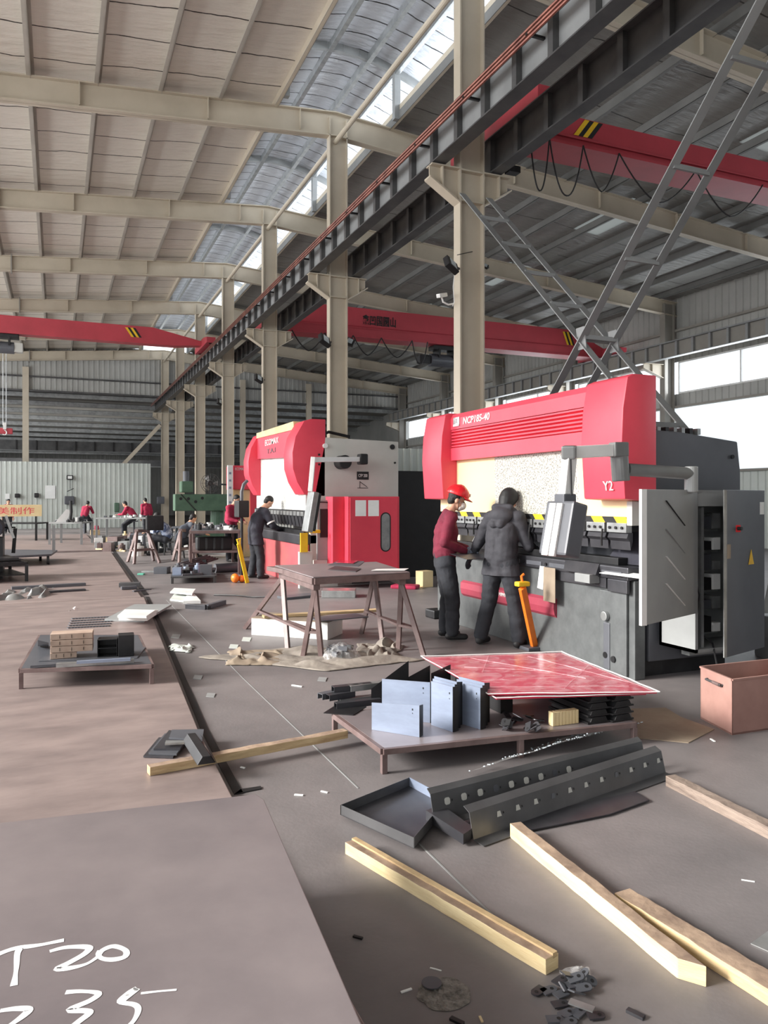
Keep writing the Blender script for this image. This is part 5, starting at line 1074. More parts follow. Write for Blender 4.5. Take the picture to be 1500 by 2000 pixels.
for i, (a, b, r, m) in enumerate((((783, 1938), (804, 1931), .004, 'paper'), ((840, 1890), (862, 1896), .0025, 'paper'), ((1225, 1972), (1258, 1988), .01, 'mill_steel'), ((1448, 1718), (1474, 1722), .003, 'paper'), ((937, 1985), (942, 1996), .004, 'wood_light'), ((575, 1552), (592, 1553), .006, 'paper'), ((627, 1545), (640, 1548), .005, 'paper'), ((880, 1988), (905, 2000), .008, 'black_steel'), ((690, 1828), (708, 1833), .006, 'black_steel'), ((1388, 1443), (1396, 1448), .006, 'paper'), ((570, 1338), (590, 1341), .008, 'paper'), ((470, 1498), (478, 1500), .006, 'paper'))):
    A, B = PZ(*a, r*.6), PZ(*b, r*.6); MB().bar(A, B, r*2, r).build('litter_piece', m, label=f'{["white bent clip by the disc","thin white thread above the disc","grey flat strip right of the lug pile","white screw at right","tiny pale splinter at the bottom","pale chip left of the dark tray","small pale chip further right of it","black sliver at the bottom edge","black nut in the plate shadow","white chip beside the cardboard","pale flake by the centre tarp","tiny pale pebble by the left timber"][i]}', cat='litter')
# ------------------------------------------------------------------ mid table on two trestles
def sawhorse(lab, A, B, feet, z0=0, m='rust_frame', w_=.05, str_h=.28, name='sawhorse'):
    A, B = V(A), V(B); F = [PZ(x, y, z0) for x, y in feet]; ctr = sum(F, V())/4; t = thing(name, lab, 'trestle', ctr)
    MB().bar(A, B, w_*1.4, w_*1.2).build('beam', m, t, bevel=.004)
    d = (B-A); tops = [A+d*.04, A+d*.04, B-d*.04, B-d*.04]
    for tp, f in zip(tops, F): MB().bar(tp-V((0, 0, .02)), f, w_, w_*.8, up=(.7, .7, 0)).build('leg', m, t, bevel=.003)
    def at(i, h): return F[i].lerp(tops[i], h/(tops[i].z-z0))
    for i, j in ((0, 1), (2, 3), (0, 2), (1, 3)): MB().bar(at(i, str_h), at(j, str_h), w_*.8, w_*.5).build('stretcher', m, t)
    return t
TZ = .87; TC = [PZ(x, y, TZ) for x, y in ((537, 1104), (612, 1127), (800, 1117), (735, 1097))]
ctr = sum(TC, V())/4; t = thing('steel_table', 'grey-brown steel table on trestles between the two big press brakes', 'table', V((ctr.x, ctr.y, TZ-.08)))
MB().slab(TC, .012).build('table_top', 'rust_frame', t, bevel=.002); CH[t.name][-1].data.materials[0] = MATS['grey_plate']
for i in range(4): a, b = TC[i], TC[(i+1) % 4]; k = V((0, 0, .045)); MB().bar(a.lerp(ctr, .02)-k, b.lerp(ctr, .02)-k, .045, .062).build('apron_rail', 'rust_frame', t, bevel=.003)
zz = V((0, 0, TZ-.115))
def xy(p, z): return V((p.x, p.y, z))
lb, lf, rf, rb = TC
sawhorse('rusty trestle under the left side of the mid steel table', xy(lb.lerp(ctr, .1), TZ-.11), xy(lf.lerp(ctr, .1), TZ-.11), ((478, 1228), (562, 1268), (592, 1284), (628, 1287)))
sawhorse('rusty trestle under the right side of the mid steel table', xy(rb.lerp(ctr, .1), TZ-.11), xy(rf.lerp(ctr, .1), TZ-.11), ((706, 1238), (748, 1260), (778, 1270), (828, 1282)))
a = PZ(530, 1110, TZ-.04); MB().bar(a, PZ(562, 1116, TZ-.04), .12, .05).build('steel_tube', 'rust_frame', label='short wide tube end projecting left of the mid steel table', cat='steel tube', bevel=.004)
for i, (px, m, l_) in enumerate(((((640, 1104), (700, 1106), (712, 1096), (660, 1095)), 'dark_machine', 'dark thin sheet at the back of the mid table'), (((640, 1112), (695, 1116), (705, 1110), (655, 1105)), 'mill_steel', 'small grey sheet in the middle of the mid table'), (((725, 1114), (790, 1114), (798, 1110), (735, 1111)), 'white_paint', 'white strip near the right end of the mid table'), (((655, 1098), (690, 1100), (700, 1095), (665, 1094)), 'red_panel', 'small red-brown film piece at the back edge of the mid table'))):
    P = [PZ(x, y, TZ+.004+i*.003) for x, y in px]; MB().slab(P, .0028).build('sheet_piece', m, label=l_, cat='metal sheet')
# things under and around the mid table
def boxthing(name, a, b, dep, h, m, lab, cat, z0=0, bevel=.004, **kw):
    A, B = PZ(*a, z0), PZ(*b, z0); n = V((-(B-A).y, (B-A).x, 0)).normalized()*dep
    return MB().prism([A, B, B+n, A+n], (0, 0, h)).build(name, m, label=lab, cat=cat, bevel=bevel, **kw)
t = thing('white_carton', 'long white carton on the floor under the mid table', 'carton', PZ(491, 1240))
A, B = PZ(491, 1240), PZ(640, 1250); n = V((-(B-A).y, (B-A).x, 0)).normalized()*.45
MB().prism([A, B, B+n, A+n], (0, 0, .2)).build('carton_body', 'white_paint', t, bevel=.004); MB().prism([A+V((0,0,.2)), B+V((0,0,.2)), B+n+V((0,0,.2)), A+n+V((0,0,.2))], (0, 0, .01)).build('carton_lid', 'cardboard', t)
boxthing('wood_board', (516, 1208), (742, 1195), .12, .03, 'wood', 'thin wooden board lying on top of the white carton under the table', 'board', z0=.214)
boxthing('dark_sheet', (625, 1215), (720, 1206), .3, .012, 'dark_machine', 'dark sheet resting across the board under the mid table', 'metal sheet', z0=.246)
boxthing('metal_tray', (628, 1168), (694, 1168), .4, .12, 'galvanised', 'galvanised box tray on the floor behind the mid table', 'tray', bevel=.01)
boxthing('grey_duct', (560, 1172), (622, 1166), .3, .04, 'dark_machine', 'low dark flat piece behind the left trestle', 'metal piece')
boxthing('red_machine_part', (762, 1150), (812, 1152), .3, .07, 'bright_maroon_cloth', 'pink-red coiled bundle on the floor in front of the black crate', 'bundle', bevel=.03)
boxthing('cream_carton', (826, 1148), (846, 1146), .2, .3, 'cream_plate', 'cream carton with a mark standing left of the helmeted worker', 'carton')
boxthing('dark_motor', (830, 1205), (848, 1210), .2, .12, 'black_steel', 'small dark motor on the floor left of the helmeted worker', 'motor', bevel=.02)
def cloth(name, px, h, m, lab, cat, seed=0, nn=28):
    P = [PZ(x, y) for x, y in px]
    def f(u, v):
        q = P[0].lerp(P[1], u).lerp(P[3].lerp(P[2], u), v); e = min(u, 1-u, v, 1-v)*6; e = min(1, e)
        return q+V((.06*mnoise.noise(V((u*5, v*5, seed))), .06*mnoise.noise(V((u*5, v*5, seed+9))), .008+h*e*abs(mnoise.noise(V((u*4, v*3, seed+3)))*1.6+.35*mnoise.noise(V((u*9, v*7, seed))))))
    return MB().grid(f, nn, nn).build(name, m, label=lab, cat=cat, smooth=True, solid=.006)
cloth('tarp', ((388, 1285), (640, 1312), (830, 1290), (600, 1262)), .055, 'tarp', 'long dusty grey-brown tarp crumpled on the floor in front of the mid table', 'tarp', 2, 40)
cloth('tarp', ((440, 1300), (560, 1300), (560, 1270), (450, 1272)), .05, 'cardboard', 'folded brown cloth on the left end of the tarp', 'cloth', 5)
cloth('tarp', ((690, 1285), (770, 1290), (790, 1262), (700, 1258)), .10, 'tarp', 'grey cloth mound between the trestles, right of the plastic parcel', 'cloth', 7)
q = PZ(672, 1290); t = thing('plastic_parcel', 'parcel of parts in shiny clear plastic below the mid table front', 'parcel', q)
random.seed(4); mb = MB()
for i in range(9): mb.box(q+V((random.uniform(-.12, .12), random.uniform(0, .2), .05+random.uniform(0, .06))), (.1, .07, .05), rz=random.random()*3, rx=random.random())
mb.build('parts_inside', 'dark_machine', t)
MB().grid(lambda u, v: q+V((.19*(2*u-1), .1+.16*(2*v-1), .015+.15*math.sin(PI*u)**.6*math.sin(PI*v)**.6+.02*mnoise.noise(V((u*9, v*9, 0))))), 26, 20).build('plastic_wrap', 'clear_film', t, smooth=False)
# ------------------------------------------------------------------ low rack at left with its load
t, rc = frame_table('low steel rack at left loaded with boxes and profiles', [(40, 1306), (297, 1297), (270, 1240), (78, 1240)], .22, zP, .035, 'rust_frame', top='dark_machine')
ctr = sum(rc, V())/4
for k in (.33, .66): MB().bar(rc[0].lerp(rc[3], k)-V((0,0,.02)), rc[1].lerp(rc[2], k)-V((0,0,.02)), .035, .03).build('cross_rail', 'rust_frame', t)
zr = .222
boxthing('base_sheet', (75, 1292), (268, 1286), .5, .006, 'dark_machine', 'dark base sheet lying on the low left rack', 'metal sheet', z0=zr)
for i in range(4):
    a, b = ((98, 1288), (181, 1283)) if i else ((98, 1288), (150, 1284)); A, B = PZ(*a, zr+.008), PZ(*b, zr+.008); n = V((-(B-A).y, (B-A).x, 0)).normalized()*.18; z = .056*i
    t = thing('tan_channel_bundle', f'tan-faced bundle of channels, {["lowest","second","third","topmost"][i]} layer of the stack on the low left rack', 'bundle', A+V((0, 0, z)))
    MB().prism([A+V((0,0,z)), B+V((0,0,z)), B+n+V((0,0,z)), A+n+V((0,0,z))], (0, 0, .052)).build('bundle_body', 'tan_face', t, bevel=.003)
    for k in (.22, .5, .78): q = A.lerp(B, k)+V((0, 0, z+.012)); MB().bar(q-n*.012, q-n*.012+V((0, 0, .028)), .004, .003).build('slot', 'black_rubber', t)
def openbox(a, b, dep, h, lab, z0, m='black_steel', shelf=False):
    A, B = PZ(*a, z0), PZ(*b, z0); d = (B-A); n = V((-d.y, d.x, 0)).normalized()*dep; k = .006; t = thing('black_box', lab, 'box', A)
    MB().prism([A, B, B+n, A+n], (0, 0, k)).prism([A+V((0,0,h)), B+V((0,0,h)), B+n+V((0,0,h)), A+n+V((0,0,h))], (0, 0, k)).build('top_and_bottom', m, t)
    for p in (A, B-d.normalized()*k): MB().prism([p, p+d.normalized()*k, p+n+d.normalized()*k, p+n], (0, 0, h)).build('side', m, t)
    MB().prism([A+n, B+n, B+n*1.03, A+n*1.03], (0, 0, h)).build('back', m, t)
    if shelf: MB().prism([A+V((0,0,h*.5)), B+V((0,0,h*.5)), B+n+V((0,0,h*.5)), A+n+V((0,0,h*.5))], (0, 0, k)).build('shelf', m, t)
    return t
openbox((190, 1284), (229, 1282), .15, .15, 'open black box with a shelf in the middle of the low left rack', zr+.008, shelf=True)
boxthing('black_box', (231, 1283), (262, 1281), .15, .19, 'black_steel', 'tall closed black box at the right of the low left rack', 'box', z0=zr+.008)
profile((110, 1303), (262, 1294), zr+.002, .05, .03, 'galvanised', 'pale grey profile lying along the front of the low left rack')
profile((60, 1304), (120, 1300), zr+.002, .06, .02, 'dark_machine', 'dark flat profile at the front left corner of the low left rack')
profile((150, 1296), (255, 1290), zr+.034, .04, .02, 'blue_steel', 'bluish profile on top of the pale one on the low left rack')
MB().prism([PZ(74, 1262, zr+.008), PZ(95, 1262, zr+.008), PZ(95, 1255, zr+.2), PZ(74, 1250, zr+.2)], (.0, .05, 0)).build('curved_sheet', 'dark_machine', label='dark upright sheet behind the tan stack on the low left rack', cat='metal sheet')
# white boards stack and mat
P = [PZ(x, y, zP+.03) for x, y in ((204, 1209), (282, 1211), (335, 1180), (262, 1180))]; MB().slab(P, .028).build('grey_board', 'grey_machine', label='grey board under the white stack beyond the low left rack', cat='board')
random.seed(8)
for i in range(7):
    j = [random.uniform(-3, 3) for _ in range(2)]; z = zP+.032+.03*(i+1)+(.03 if i > 4 else 0); P = [PZ(x+j[0], y-1, z) for x, y in ((232, 1203), (288, 1204), (306, 1192), (246, 1191))]
    MB().slab(P, .027 if i != 5 else .058).build('white_board', 'white_paint', label=f'white board in the stack beyond the low left rack, {ORD[i] if i else "lowest"} from the floor', cat='board', bevel=.002, group='white boards in the stack')
random.seed(2); q0 = PZ(132, 1226, zP); mb = MB()
for i in range(14):
    for j in range(5):
        q = PZ(134+i*6+j*2, 1226-j*4.5-i*.3, zP+.006); mb.box(q, (.03, .05, .01), rz=.4)
mb.build('rubber_mat', 'dark_machine', label='dark ribbed rubber mat on the plate behind the low left rack', cat='mat')
cloth('plastic_film', ((128, 1206), (170, 1208), (172, 1194), (135, 1192)), .05, 'clear_film', 'scrap of clear plastic film left of the white stack', 'film', 4, 14)
# bars and bits on the plates
for (a, b, wd, h, m, l_) in (((23, 1152), (168, 1144), .12, .05, 'dark_machine', 'long dark bar on the second brown plate'), ((64, 1160), (168, 1154), .14, .03, 'mill_steel', 'shorter dark bar in front of the long one on the brown plate'), ((232, 1147), (273, 1146), .2, .07, 'channel_steel', 'open dark channel piece over the plate edge at left'), ((238, 1152), (268, 1150), .08, .05, 'dark_machine', 'small grey block in front of the open dark channel piece'), ((262, 1156), (296, 1152), .06, .02, 'mill_steel', 'flat grey strip right of the open dark channel piece')):
    boxthing('steel_bar', a, b, wd, h, m, l_, 'steel bar', z0=zP+.001 if b[0] < 200 else .056)
cloth('crumpled_sheet', ((-20, 1182), (95, 1176), (118, 1150), (0, 1162)), .14, 'galvanised', 'crumpled silvery sheet on the brown plate at the far left edge', 'metal sheet', 6, 20)
for i, (px, z, l_) in enumerate(((((332, 1170), (364, 1174), (372, 1162), (340, 1160)), .03, 'left'), (((358, 1174), (392, 1173), (378, 1158), (366, 1160)), .05, 'right'), (((332, 1156), (375, 1160), (382, 1150), (340, 1148)), .09, 'top'))):
    P = [PZ(x, y, z) for x, y in px]; MB().slab(P, z-.004 if i < 2 else .02).build('bent_white_part', 'white_paint' if i else 'siding_light', label=f'{l_} bent pale sheet part of the small heap on the floor right of the plates', cat='sheet part')
A, B = PZ(364, 1183, .0), PZ(408, 1187, .0); t = thing('square_tube', 'short grey square tube with open end on the floor left of the trestles', 'steel tube', A)
MB().bar(PZ(364, 1184, .035), PZ(403, 1186, .035), .07, .07).build('tube_body', 'mill_steel', t, bevel=.004)
MB().bar(PZ(403, 1186, .035), PZ(438, 1176, .035), .07, .07).build('tube_body', 'dark_machine', t, bevel=.004)
q = PZ(408, 1187, .037); MB().box(q+V((0,-.01,0)), (.05, .02, .05)).build('tube_opening', 'black_rubber', t)
A, B = PZ(418, 1162, .01), PZ(524, 1168, .01); MB().tube([A, A.lerp(B, .4)+V((0,0,.015)), A.lerp(B, .7), B+V((0,0,.02))], .012, 6).build('steel_rod', 'black_steel', label='thin bent dark rod on the floor left of the mid table', cat='rod')
# scattered flakes near the plate edge
cloth('paper_scrap', ((330, 1272), (372, 1276), (378, 1262), (336, 1260)), .03, 'siding_light', 'torn pale paper scrap right of the low left rack', 'paper', 3, 10)
for i, (x, y) in enumerate(((385, 1322), (335, 1262), (410, 1357), (455, 1262), (342, 1242), (480, 1248), (628, 1326), (290, 1244))):
    P = [PZ(x-8, y+3, .006), PZ(x+8, y+4, .006), PZ(x+11, y-3, .006), PZ(x-5, y-4, .006)]; MB().slab(P, .005).build('floor_scrap', 'siding_light' if i % 2 else 'grey_machine', label='small pale flat scrap on the floor around the tarp and plate edge', cat='scrap', group='pale scraps on the floor')
# ------------------------------------------------------------------ sawhorses, bench and benches at left middle
def hz(px, py, d): return PD(px, py, d)
A = PD(266, 1037, 20.3); sawhorse('wooden-legged sawhorse in front of the white and blue jacketed worker', A, PD(290, 1037, 21.3), ((249, 1098), (262, 1102), (300, 1096), (312, 1100)), m='rust_frame', w_=.07, str_h=.3)
sawhorse('sawhorse just left of the cluttered workbench', PD(352, 1036, 20.5), PD(368, 1036, 21.6), ((337, 1096), (350, 1100), (372, 1092), (385, 1095)), m='rust_frame', w_=.07, str_h=.3)
q = PD(300, 1030, 20.8); MB().bb(q.x-.2, q.x+.25, q.y-.15, q.y+.15, q.z-.08, q.z+.32).build('black_machine_box', 'black_steel', label='black machine box standing on the wooden-legged sawhorse', cat='box', bevel=.03)
t, wc = frame_table('dark steel workbench with lower shelf left of the navy-coated worker', [(372, 1037), (468, 1036), (455, 1026), (378, 1026)], .95, 0, .06, 'rust_frame', top='dark_machine', rail=.06, name='workbench')
ctr = sum(wc, V())/4; MB().slab([xy(p, .5) for p in wc], .03).build('shelf', 'rust_frame', t)
random.seed(9)
KEEP = [(p1.x, p1.y, .5), (p2.x, p2.y, .5)]
def clutter(poly, z, n, names, lab, group, smin=.04, smax=.14, mats=('black_steel', 'dark_machine', 'galvanised', 'mill_steel', 'white_paint')):
    done = []
    for i in range(n):
        sx, sy, sz = random.uniform(smin, smax), random.uniform(smin, smax), random.uniform(smin*.5, smax*.8); rr = max(sx, sy)*.55
        for _try in range(30):
            u, v = random.random()*.9+.05, random.random()*.9+.05; q = poly[0].lerp(poly[1], u).lerp(poly[3].lerp(poly[2], u), v)
            if all((q.x-a)**2+(q.y-b)**2 > (rr+c_)**2 for a, b, c_ in done+KEEP): break
        else: continue
        done.append((q.x, q.y, rr))
        k = random.random(); nm = names[i % len(names)]; m = mats[random.randrange(len(mats))]; zz = z+.001
        mb = MB()
        if k < .4: mb.box((q.x, q.y, zz+sz/2), (sx, sy, sz), rz=random.random()*3)
        elif k < .7:
            mb.cyl((q.x, q.y, zz), (q.x, q.y, zz+sz), sx*.4, 12); mb.cyl((q.x, q.y, zz+sz), (q.x, q.y, zz+sz*1.3), sx*.2, 10)
        else:
            a = random.random()*3; mb.bar((q.x-sx*math.cos(a), q.y-sx*math.sin(a), zz+.02), (q.x+sx*math.cos(a), q.y+sx*math.sin(a), zz+.02), .04, .04).box((q.x, q.y, zz+.05), (.05, .08, .06), rz=a)
        mb.build(nm, m, label=lab, cat='part', group=group, bevel=.003)
clutter([xy(p, 0) for p in wc], .952, 26, ('machine_part', 'metal_fitting'), 'small metal part in the clutter on top of the workbench', 'clutter on the workbench', .05, .16)
for i in range(4):
    q = wc[0].lerp(wc[1], .15+.22*i).lerp(ctr, .25); MB().bb(q.x-.13, q.x+.13, q.y-.1, q.y+.18, .502, .80).build('black_casing', 'black_rubber', label=f'rounded black casing on the workbench shelf, {["leftmost","second","third","rightmost"][i]} of four', cat='casing', bevel=.05)
boxthing('grey_crate', (400, 1082), (458, 1083), .5, .25, 'grey_machine', 'grey crate with pale lid under the workbench', 'crate')
t, pc = frame_table('low dark pallet frame with scrap heap in front of the workbench', [(336, 1126), (420, 1124), (412, 1108), (340, 1108)], .14, 0, .05, 'dark_steel', top='dark_machine', name='pallet_frame')
clutter([xy(p, 0) for p in pc], .143, 30, ('scrap_part', 'scrap_bracket'), 'dark scrap part in the heap on the low pallet frame', 'scrap heap on the pallet', .08, .24, ('black_steel', 'dark_machine', 'mill_steel', 'blue_steel'))
for i in range(5): a = PD(352+i*6, 1100+i*2, 16.3); MB().bar(a, a+V((.6, .15+.05*i, .14)), .04, .025).build('steel_bar', 'mill_steel', label='grey bar sticking up from the scrap heap on the pallet', cat='steel bar', group='bars in the scrap heap')
MB().cyl(PZ(420, 1110, .1), PZ(500, 1106, .1), .1, 16).build('dark_roller', 'dark_machine', label='long dark roller on the floor behind the pallet frame', cat='roller')
boxthing('grey_box', (300, 1121), (326, 1121), .3, .14, 'dark_machine', 'plain dark grey box left of the pallet frame', 'box'); boxthing('pale_strip', (276, 1118), (300, 1118), .2, .03, 'galvanised', 'pale strip left of the dark grey box', 'strip'); boxthing('mint_strip', (268, 1123), (280, 1123), .12, .03, 'mint', 'small mint green strip on the floor left of the dark grey box', 'strip')
# yellow pole and orange foot pedal
f0, f1 = PZ(483, 1139), PD(466, 1062, 14.6); t = thing('pedal_pole', 'yellow pole leaning by the navy-coated worker at the middle press brake', 'pole', f0)
MB().bar(f0+V((0,0,.01)), f1, .07, .05, up=(0, 1, 0)).build('pole', 'yellow', t, bevel=.006); MB().tube([f1, f1+V((-.03, 0, .08)), f1+V((.03, 0, .1)), f1+V((.02, 0, .0))], .02, 8).build('handle', 'yellow', t)
q = PZ(463, 1138); t = thing('foot_pedal', 'orange two-lobed foot pedal guard on the floor beside the yellow pole', 'foot pedal', q)
MB().ball(q+V((-.04, 0, .09)), (.08, .1, .09), 16).build('pedal_guard', 'orange', t, smooth=True); MB().ball(q+V((.1, .02, .07)), (.07, .1, .07), 16).build('pedal_guard', 'orange', t, smooth=True)
# green radial drill, fan
t = thing('radial_drill', 'green radial drilling machine behind the workbench', 'machine', PD(362, 1030, 25.3))
a, b = PD(340, 965, 25.3), PD(446, 998, 25.3); MB().bb(a.x, b.x+.3, a.y-.2, a.y+.3, b.z, a.z).build('arm', 'green_machine', t, bevel=.03)
for px, py in ((352, 974), (368, 974), (383, 980), (397, 973)): q = PD(px, py, 25.3); MB().cyl((q.x, a.y-.21, q.z), (q.x, a.y-.18, q.z), .05, 12).build('arm_hole', 'black_rubber', t)
c, d = PD(352, 940, 25.3), PD(377, 962, 25.3); MB().bb(c.x, d.x, c.y-.25, c.y+.25, d.z, c.z).build('drill_head', 'green_machine', t, bevel=.04)
q = PD(364, 930, 25.3); MB().cyl((q.x, c.y, c.z), (q.x, c.y, c.z+.33), .1, 14).build('motor', 'dark_machine', t)
MB().bb(a.x+.1, b.x, a.y-.1, a.y+.6, 0, .5).build('base', 'green_machine', t, bevel=.03); MB().cyl((b.x-.2, a.y+.2, .5), (b.x-.2, a.y+.2, b.z+.1), .22, 18).build('column', 'green_machine', t)
MB().bar((c.x, a.y-.22, a.z), (c.x+.5, a.y-.22, b.z), .02, .03).build('brace_bar', 'black_rubber', t)
q = PD(411, 944, 24); t = thing('wall_fan', 'dark cage fan mounted on the central column behind the green machine', 'fan', q); mb = MB()
for r in (.08, .16, .24, .3): mb.tube([q+V((r*math.cos(k*PI/12), 0, r*math.sin(k*PI/12))) for k in range(25)], .008, 5, cap=False)
for k in range(12): mb.cyl(q, q+V((.3*math.cos(k*PI/6), 0, .3*math.sin(k*PI/6))), .005, 5)
mb.build('cage', 'dark_steel', t); MB().cyl(q+V((0, .02, 0)), q+V((0, .2, 0)), .09, 14).build('motor', 'black_steel', t)
for k in range(3): a = k*2.1; MB().prism([q+V((.03*math.cos(a), .02, .03*math.sin(a))), q+V((.26*math.cos(a-.3), .02, .26*math.sin(a-.3))), q+V((.26*math.cos(a+.35), .05, .26*math.sin(a+.35)))], (0, .008, 0)).build('blade', 'galvanised', t)
MB().bar(q+V((0, .15, 0)), q+V((.9, .6, -.05)), .05, .05).build('arm', 'black_steel', t)
# benches and clutter in front of the partition
def bench(a, b, dep, h, lab, m='dark_machine', z0=0):
    A, B = PD(a[0], 973, a[1]), PD(b[0], 973, b[1]); A.z = B.z = h; n = V((-(B-A).y, (B-A).x, 0)).normalized()*dep; c = [A, B, B+n, A+n]; ctr = sum(c, V())/4; t = thing('work_table', lab, 'table', xy(ctr, 0))
    MB().slab(c, .05).build('table_top', m, t)
    for p in c: q = p.lerp(ctr, .04); MB().bb(q.x-.04, q.x+.04, q.y-.04, q.y+.04, zP if a[0] < 150 else 0, h-.05).build('leg', m, t)
    return c
c1b = bench((186, 31), (300, 31), 1.2, .86, 'long grey work table in front of the two far maroon workers', 'grey_machine')
clutter([xy(p, 0) for p in c1b], .862, 14, ('hand_tool', 'metal_fitting'), 'small tool on the long grey table of the far maroon workers', 'tools on the far table', .05, .14)
c2b = bench((-20, 29), (72, 29), 1.0, .72, 'dark bench under the yellow banner board', 'black_steel')
c3b = bench((95, 26.5), (160, 26.5), 1.0, .82, 'pale bench with grey folded sheets near the partition', 'grey_machine')
clutter([xy(p, 0) for p in c3b], .822, 8, ('metal_fitting', 'hand_tool'), 'small part on the pale bench near the partition', 'parts on the pale bench', .08, .2)
q = PD(122, 1020, 26.6); MB().prism([q+V((-.25, 0, -.03)), q+V((.1, 0, -.03)), q+V((.3, 0, .42)), q+V((.12, 0, .45))], (0, .03, 0)).build('white_sheet', 'white_paint', label='leaning white sheet on the pale bench', cat='sheet')
MB().tube([PD(138, 978, 26.4), PD(139, 1000, 26.4), PD(137, 1015, 26.4), PD(144, 1018, 26.4)], .05, 8).build('flexible_duct', 'black_rubber', label='black bent duct rising from the pale bench', cat='duct')
p0, p1 = PD(-6, 986, 28), PD(81, 1009, 28); t = thing('banner_board', 'yellow board with red Chinese characters at the far left', 'sign', xy(p0, p1.z))
MB().bb(p0.x, p1.x, p0.y, p0.y+.06, p1.z, p0.z).build('board', 'cream_plate', t); hh = p0.z-p1.z
text('美制作', 'press_red', t, (p0.x+.02, p0.y-.003, p1.z+hh*.18), (1, 0, 0), (0, 0, 1), hh*.62, width=(p1.x-p0.x)*.82, depth=.002)
for xx in (p0.x+.2, p1.x-.2): MB().bb(xx-.03, xx+.03, p0.y+.0, p0.y+.05, .7, p1.z).build('stand', 'black_steel', t)
# open storage frames, trolley at the left edge
def lframe(px0, px1, d, h, lab, m='dark_steel', dep=.8):
    A, B = PD(px0, 973, d), PD(px1, 973, d+.5); A.z = B.z = h; n = V((-(B-A).y, (B-A).x, 0)).normalized()*dep; c = [A, B, B+n, A+n]; ctr = sum(c, V())/4; t = thing('steel_rack', lab, 'rack', xy(ctr, zP))
    for i in range(4): MB().bar(c[i]-V((0, 0, .03)), c[(i+1) % 4]-V((0, 0, .03)), .05, .06).build('rail', m, t)
    for p in c: MB().bb(p.x-.03, p.x+.03, p.y-.03, p.y+.03, zP, h-.03).build('leg', m, t)
    MB().slab([xy(p, h*.45) for p in c], .02).build('shelf', 'black_steel', t)
    return c
rk = lframe(-40, 52, 14.3, .42, 'low dark rack with black sheets at the left edge, nearest of the left racks', 'black_steel', 1.4)
for i in range(6): P = [p.lerp(sum(rk, V())/4, .1+.07*(i % 3))+V((0, 0, .012*(i+1))) for p in rk]; MB().slab(P, .01).build('black_sheet', 'black_steel' if i % 2 else 'mill_steel', label='dark sheet stacked on the nearest low left-edge rack', cat='metal sheet', group='dark sheets on the left-edge rack')
tp = PD(-60, 1073, 16.2); A, B, Cc, D_ = PZ(-60, 1090, .3), PZ(100, 1082, .3), PZ(112, 1074, .3), PZ(-60, 1072, .3)
t = thing('flat_trolley', 'flat dark trolley with two uprights at the left edge', 'trolley', xy(A, zP)); MB().slab([A, B, Cc, D_], .05).build('deck', 'dark_machine', t, bevel=.005)
for p in (B, Cc.lerp(B, .2)-V((.3, 0, 0)), A.lerp(B, .4), D_.lerp(Cc, .4)): MB().cyl((p.x-.1, p.y-.02, zP+.09), (p.x-.04, p.y-.02, zP+.09), .09, 14).build('wheel', 'black_rubber', t); MB().bb(p.x-.1, p.x-.04, p.y-.04, p.y, zP+.1, .26).build('fork', 'black_steel', t)
MB().bar(PD(26, 1080, 15.9), PD(30, 1032, 15.9), .07, .05, up=(0, 1, 0)).build('upright', 'black_steel', t); q = PD(105, 1078, 16.2); MB().bar(q, (q.x, q.y, PD(106, 1026, 16.2).z), .06, .06).build('upright', 'grey_machine', t)
MB().bar(PD(-20, 1030, 15.9), PD(30, 1030, 15.9), .03, .03).build('crossbar', 'black_steel', t)
q = PD(-6, 1032, 15.2); t = thing('gas_drum', 'dark round drum cut off by the left edge behind the racks', 'drum', xy(q, zP)); MB().cyl((q.x-.1, q.y, q.z), (q.x-.1, q.y+.8, q.z), .2, 24).build('drum', 'navy_cloth', t, smooth=True); MB().bar(q+V((.16, 0, .25)), q+V((.3, 0, -.2)), .05, .05).build('strap', 'galvanised', t)
MB().bb(q.x-.3, q.x+.1, q.y+.1, q.y+.7, zP, q.z-.19).build('cradle', 'black_steel', t)
clutter([PD(180, 1000, 23.5).xy.to_3d(), PD(245, 1000, 23.5).xy.to_3d(), PD(262, 1000, 29).xy.to_3d(), PD(200, 1000, 29).xy.to_3d()], 0, 60, ('floor_part', 'casting'), 'part in the cluttered heap between the left plates and the sawhorses', 'heap of parts by the far plates', .12, .42, ('galvanised', 'dark_machine', 'black_steel', 'cream_plate', 'white_paint', 'rust_frame', 'grey_machine'))
clutter([PD(250, 1000, 21.5).xy.to_3d(), PD(370, 1000, 22).xy.to_3d(), PD(380, 1000, 27).xy.to_3d(), PD(270, 1000, 27).xy.to_3d()], 0, 90, ('floor_part', 'casting'), 'part in the cluttered heap around the seated workers', 'heap of parts around the seated workers', .12, .62, ('black_steel', 'dark_machine', 'black_rubber', 'galvanised', 'mill_steel', 'white_paint'))
q = PZ(186, 1045); MB().bb(q.x-.2, q.x+.2, q.y, q.y+.3, 0, .22).build('cardboard_box', 'wood', label='open pale cardboard box right of the grey frame at far left', cat='box', bevel=.005); MB().bb(q.x-.02, q.x+.16, q.y+.1, q.y+.3, .222, .42).build('pink_bag', 'bright_maroon_cloth', label='pink bag in the pale cardboard box', cat='bag', bevel=.04)
boxthing('steel_cabinet', (162, 1036), (176, 1036), .4, .62, 'grey_machine', 'grey framed cabinet stand left of the cardboard box', 'cabinet')
for i in range(3):
    bench((255+i*40, 24+i*.7), (282+i*40, 24+i*.7), .6, .55+.08*i, f'small cluttered table, {["left","middle","right"][i]} of three behind the sawhorses', 'dark_machine')
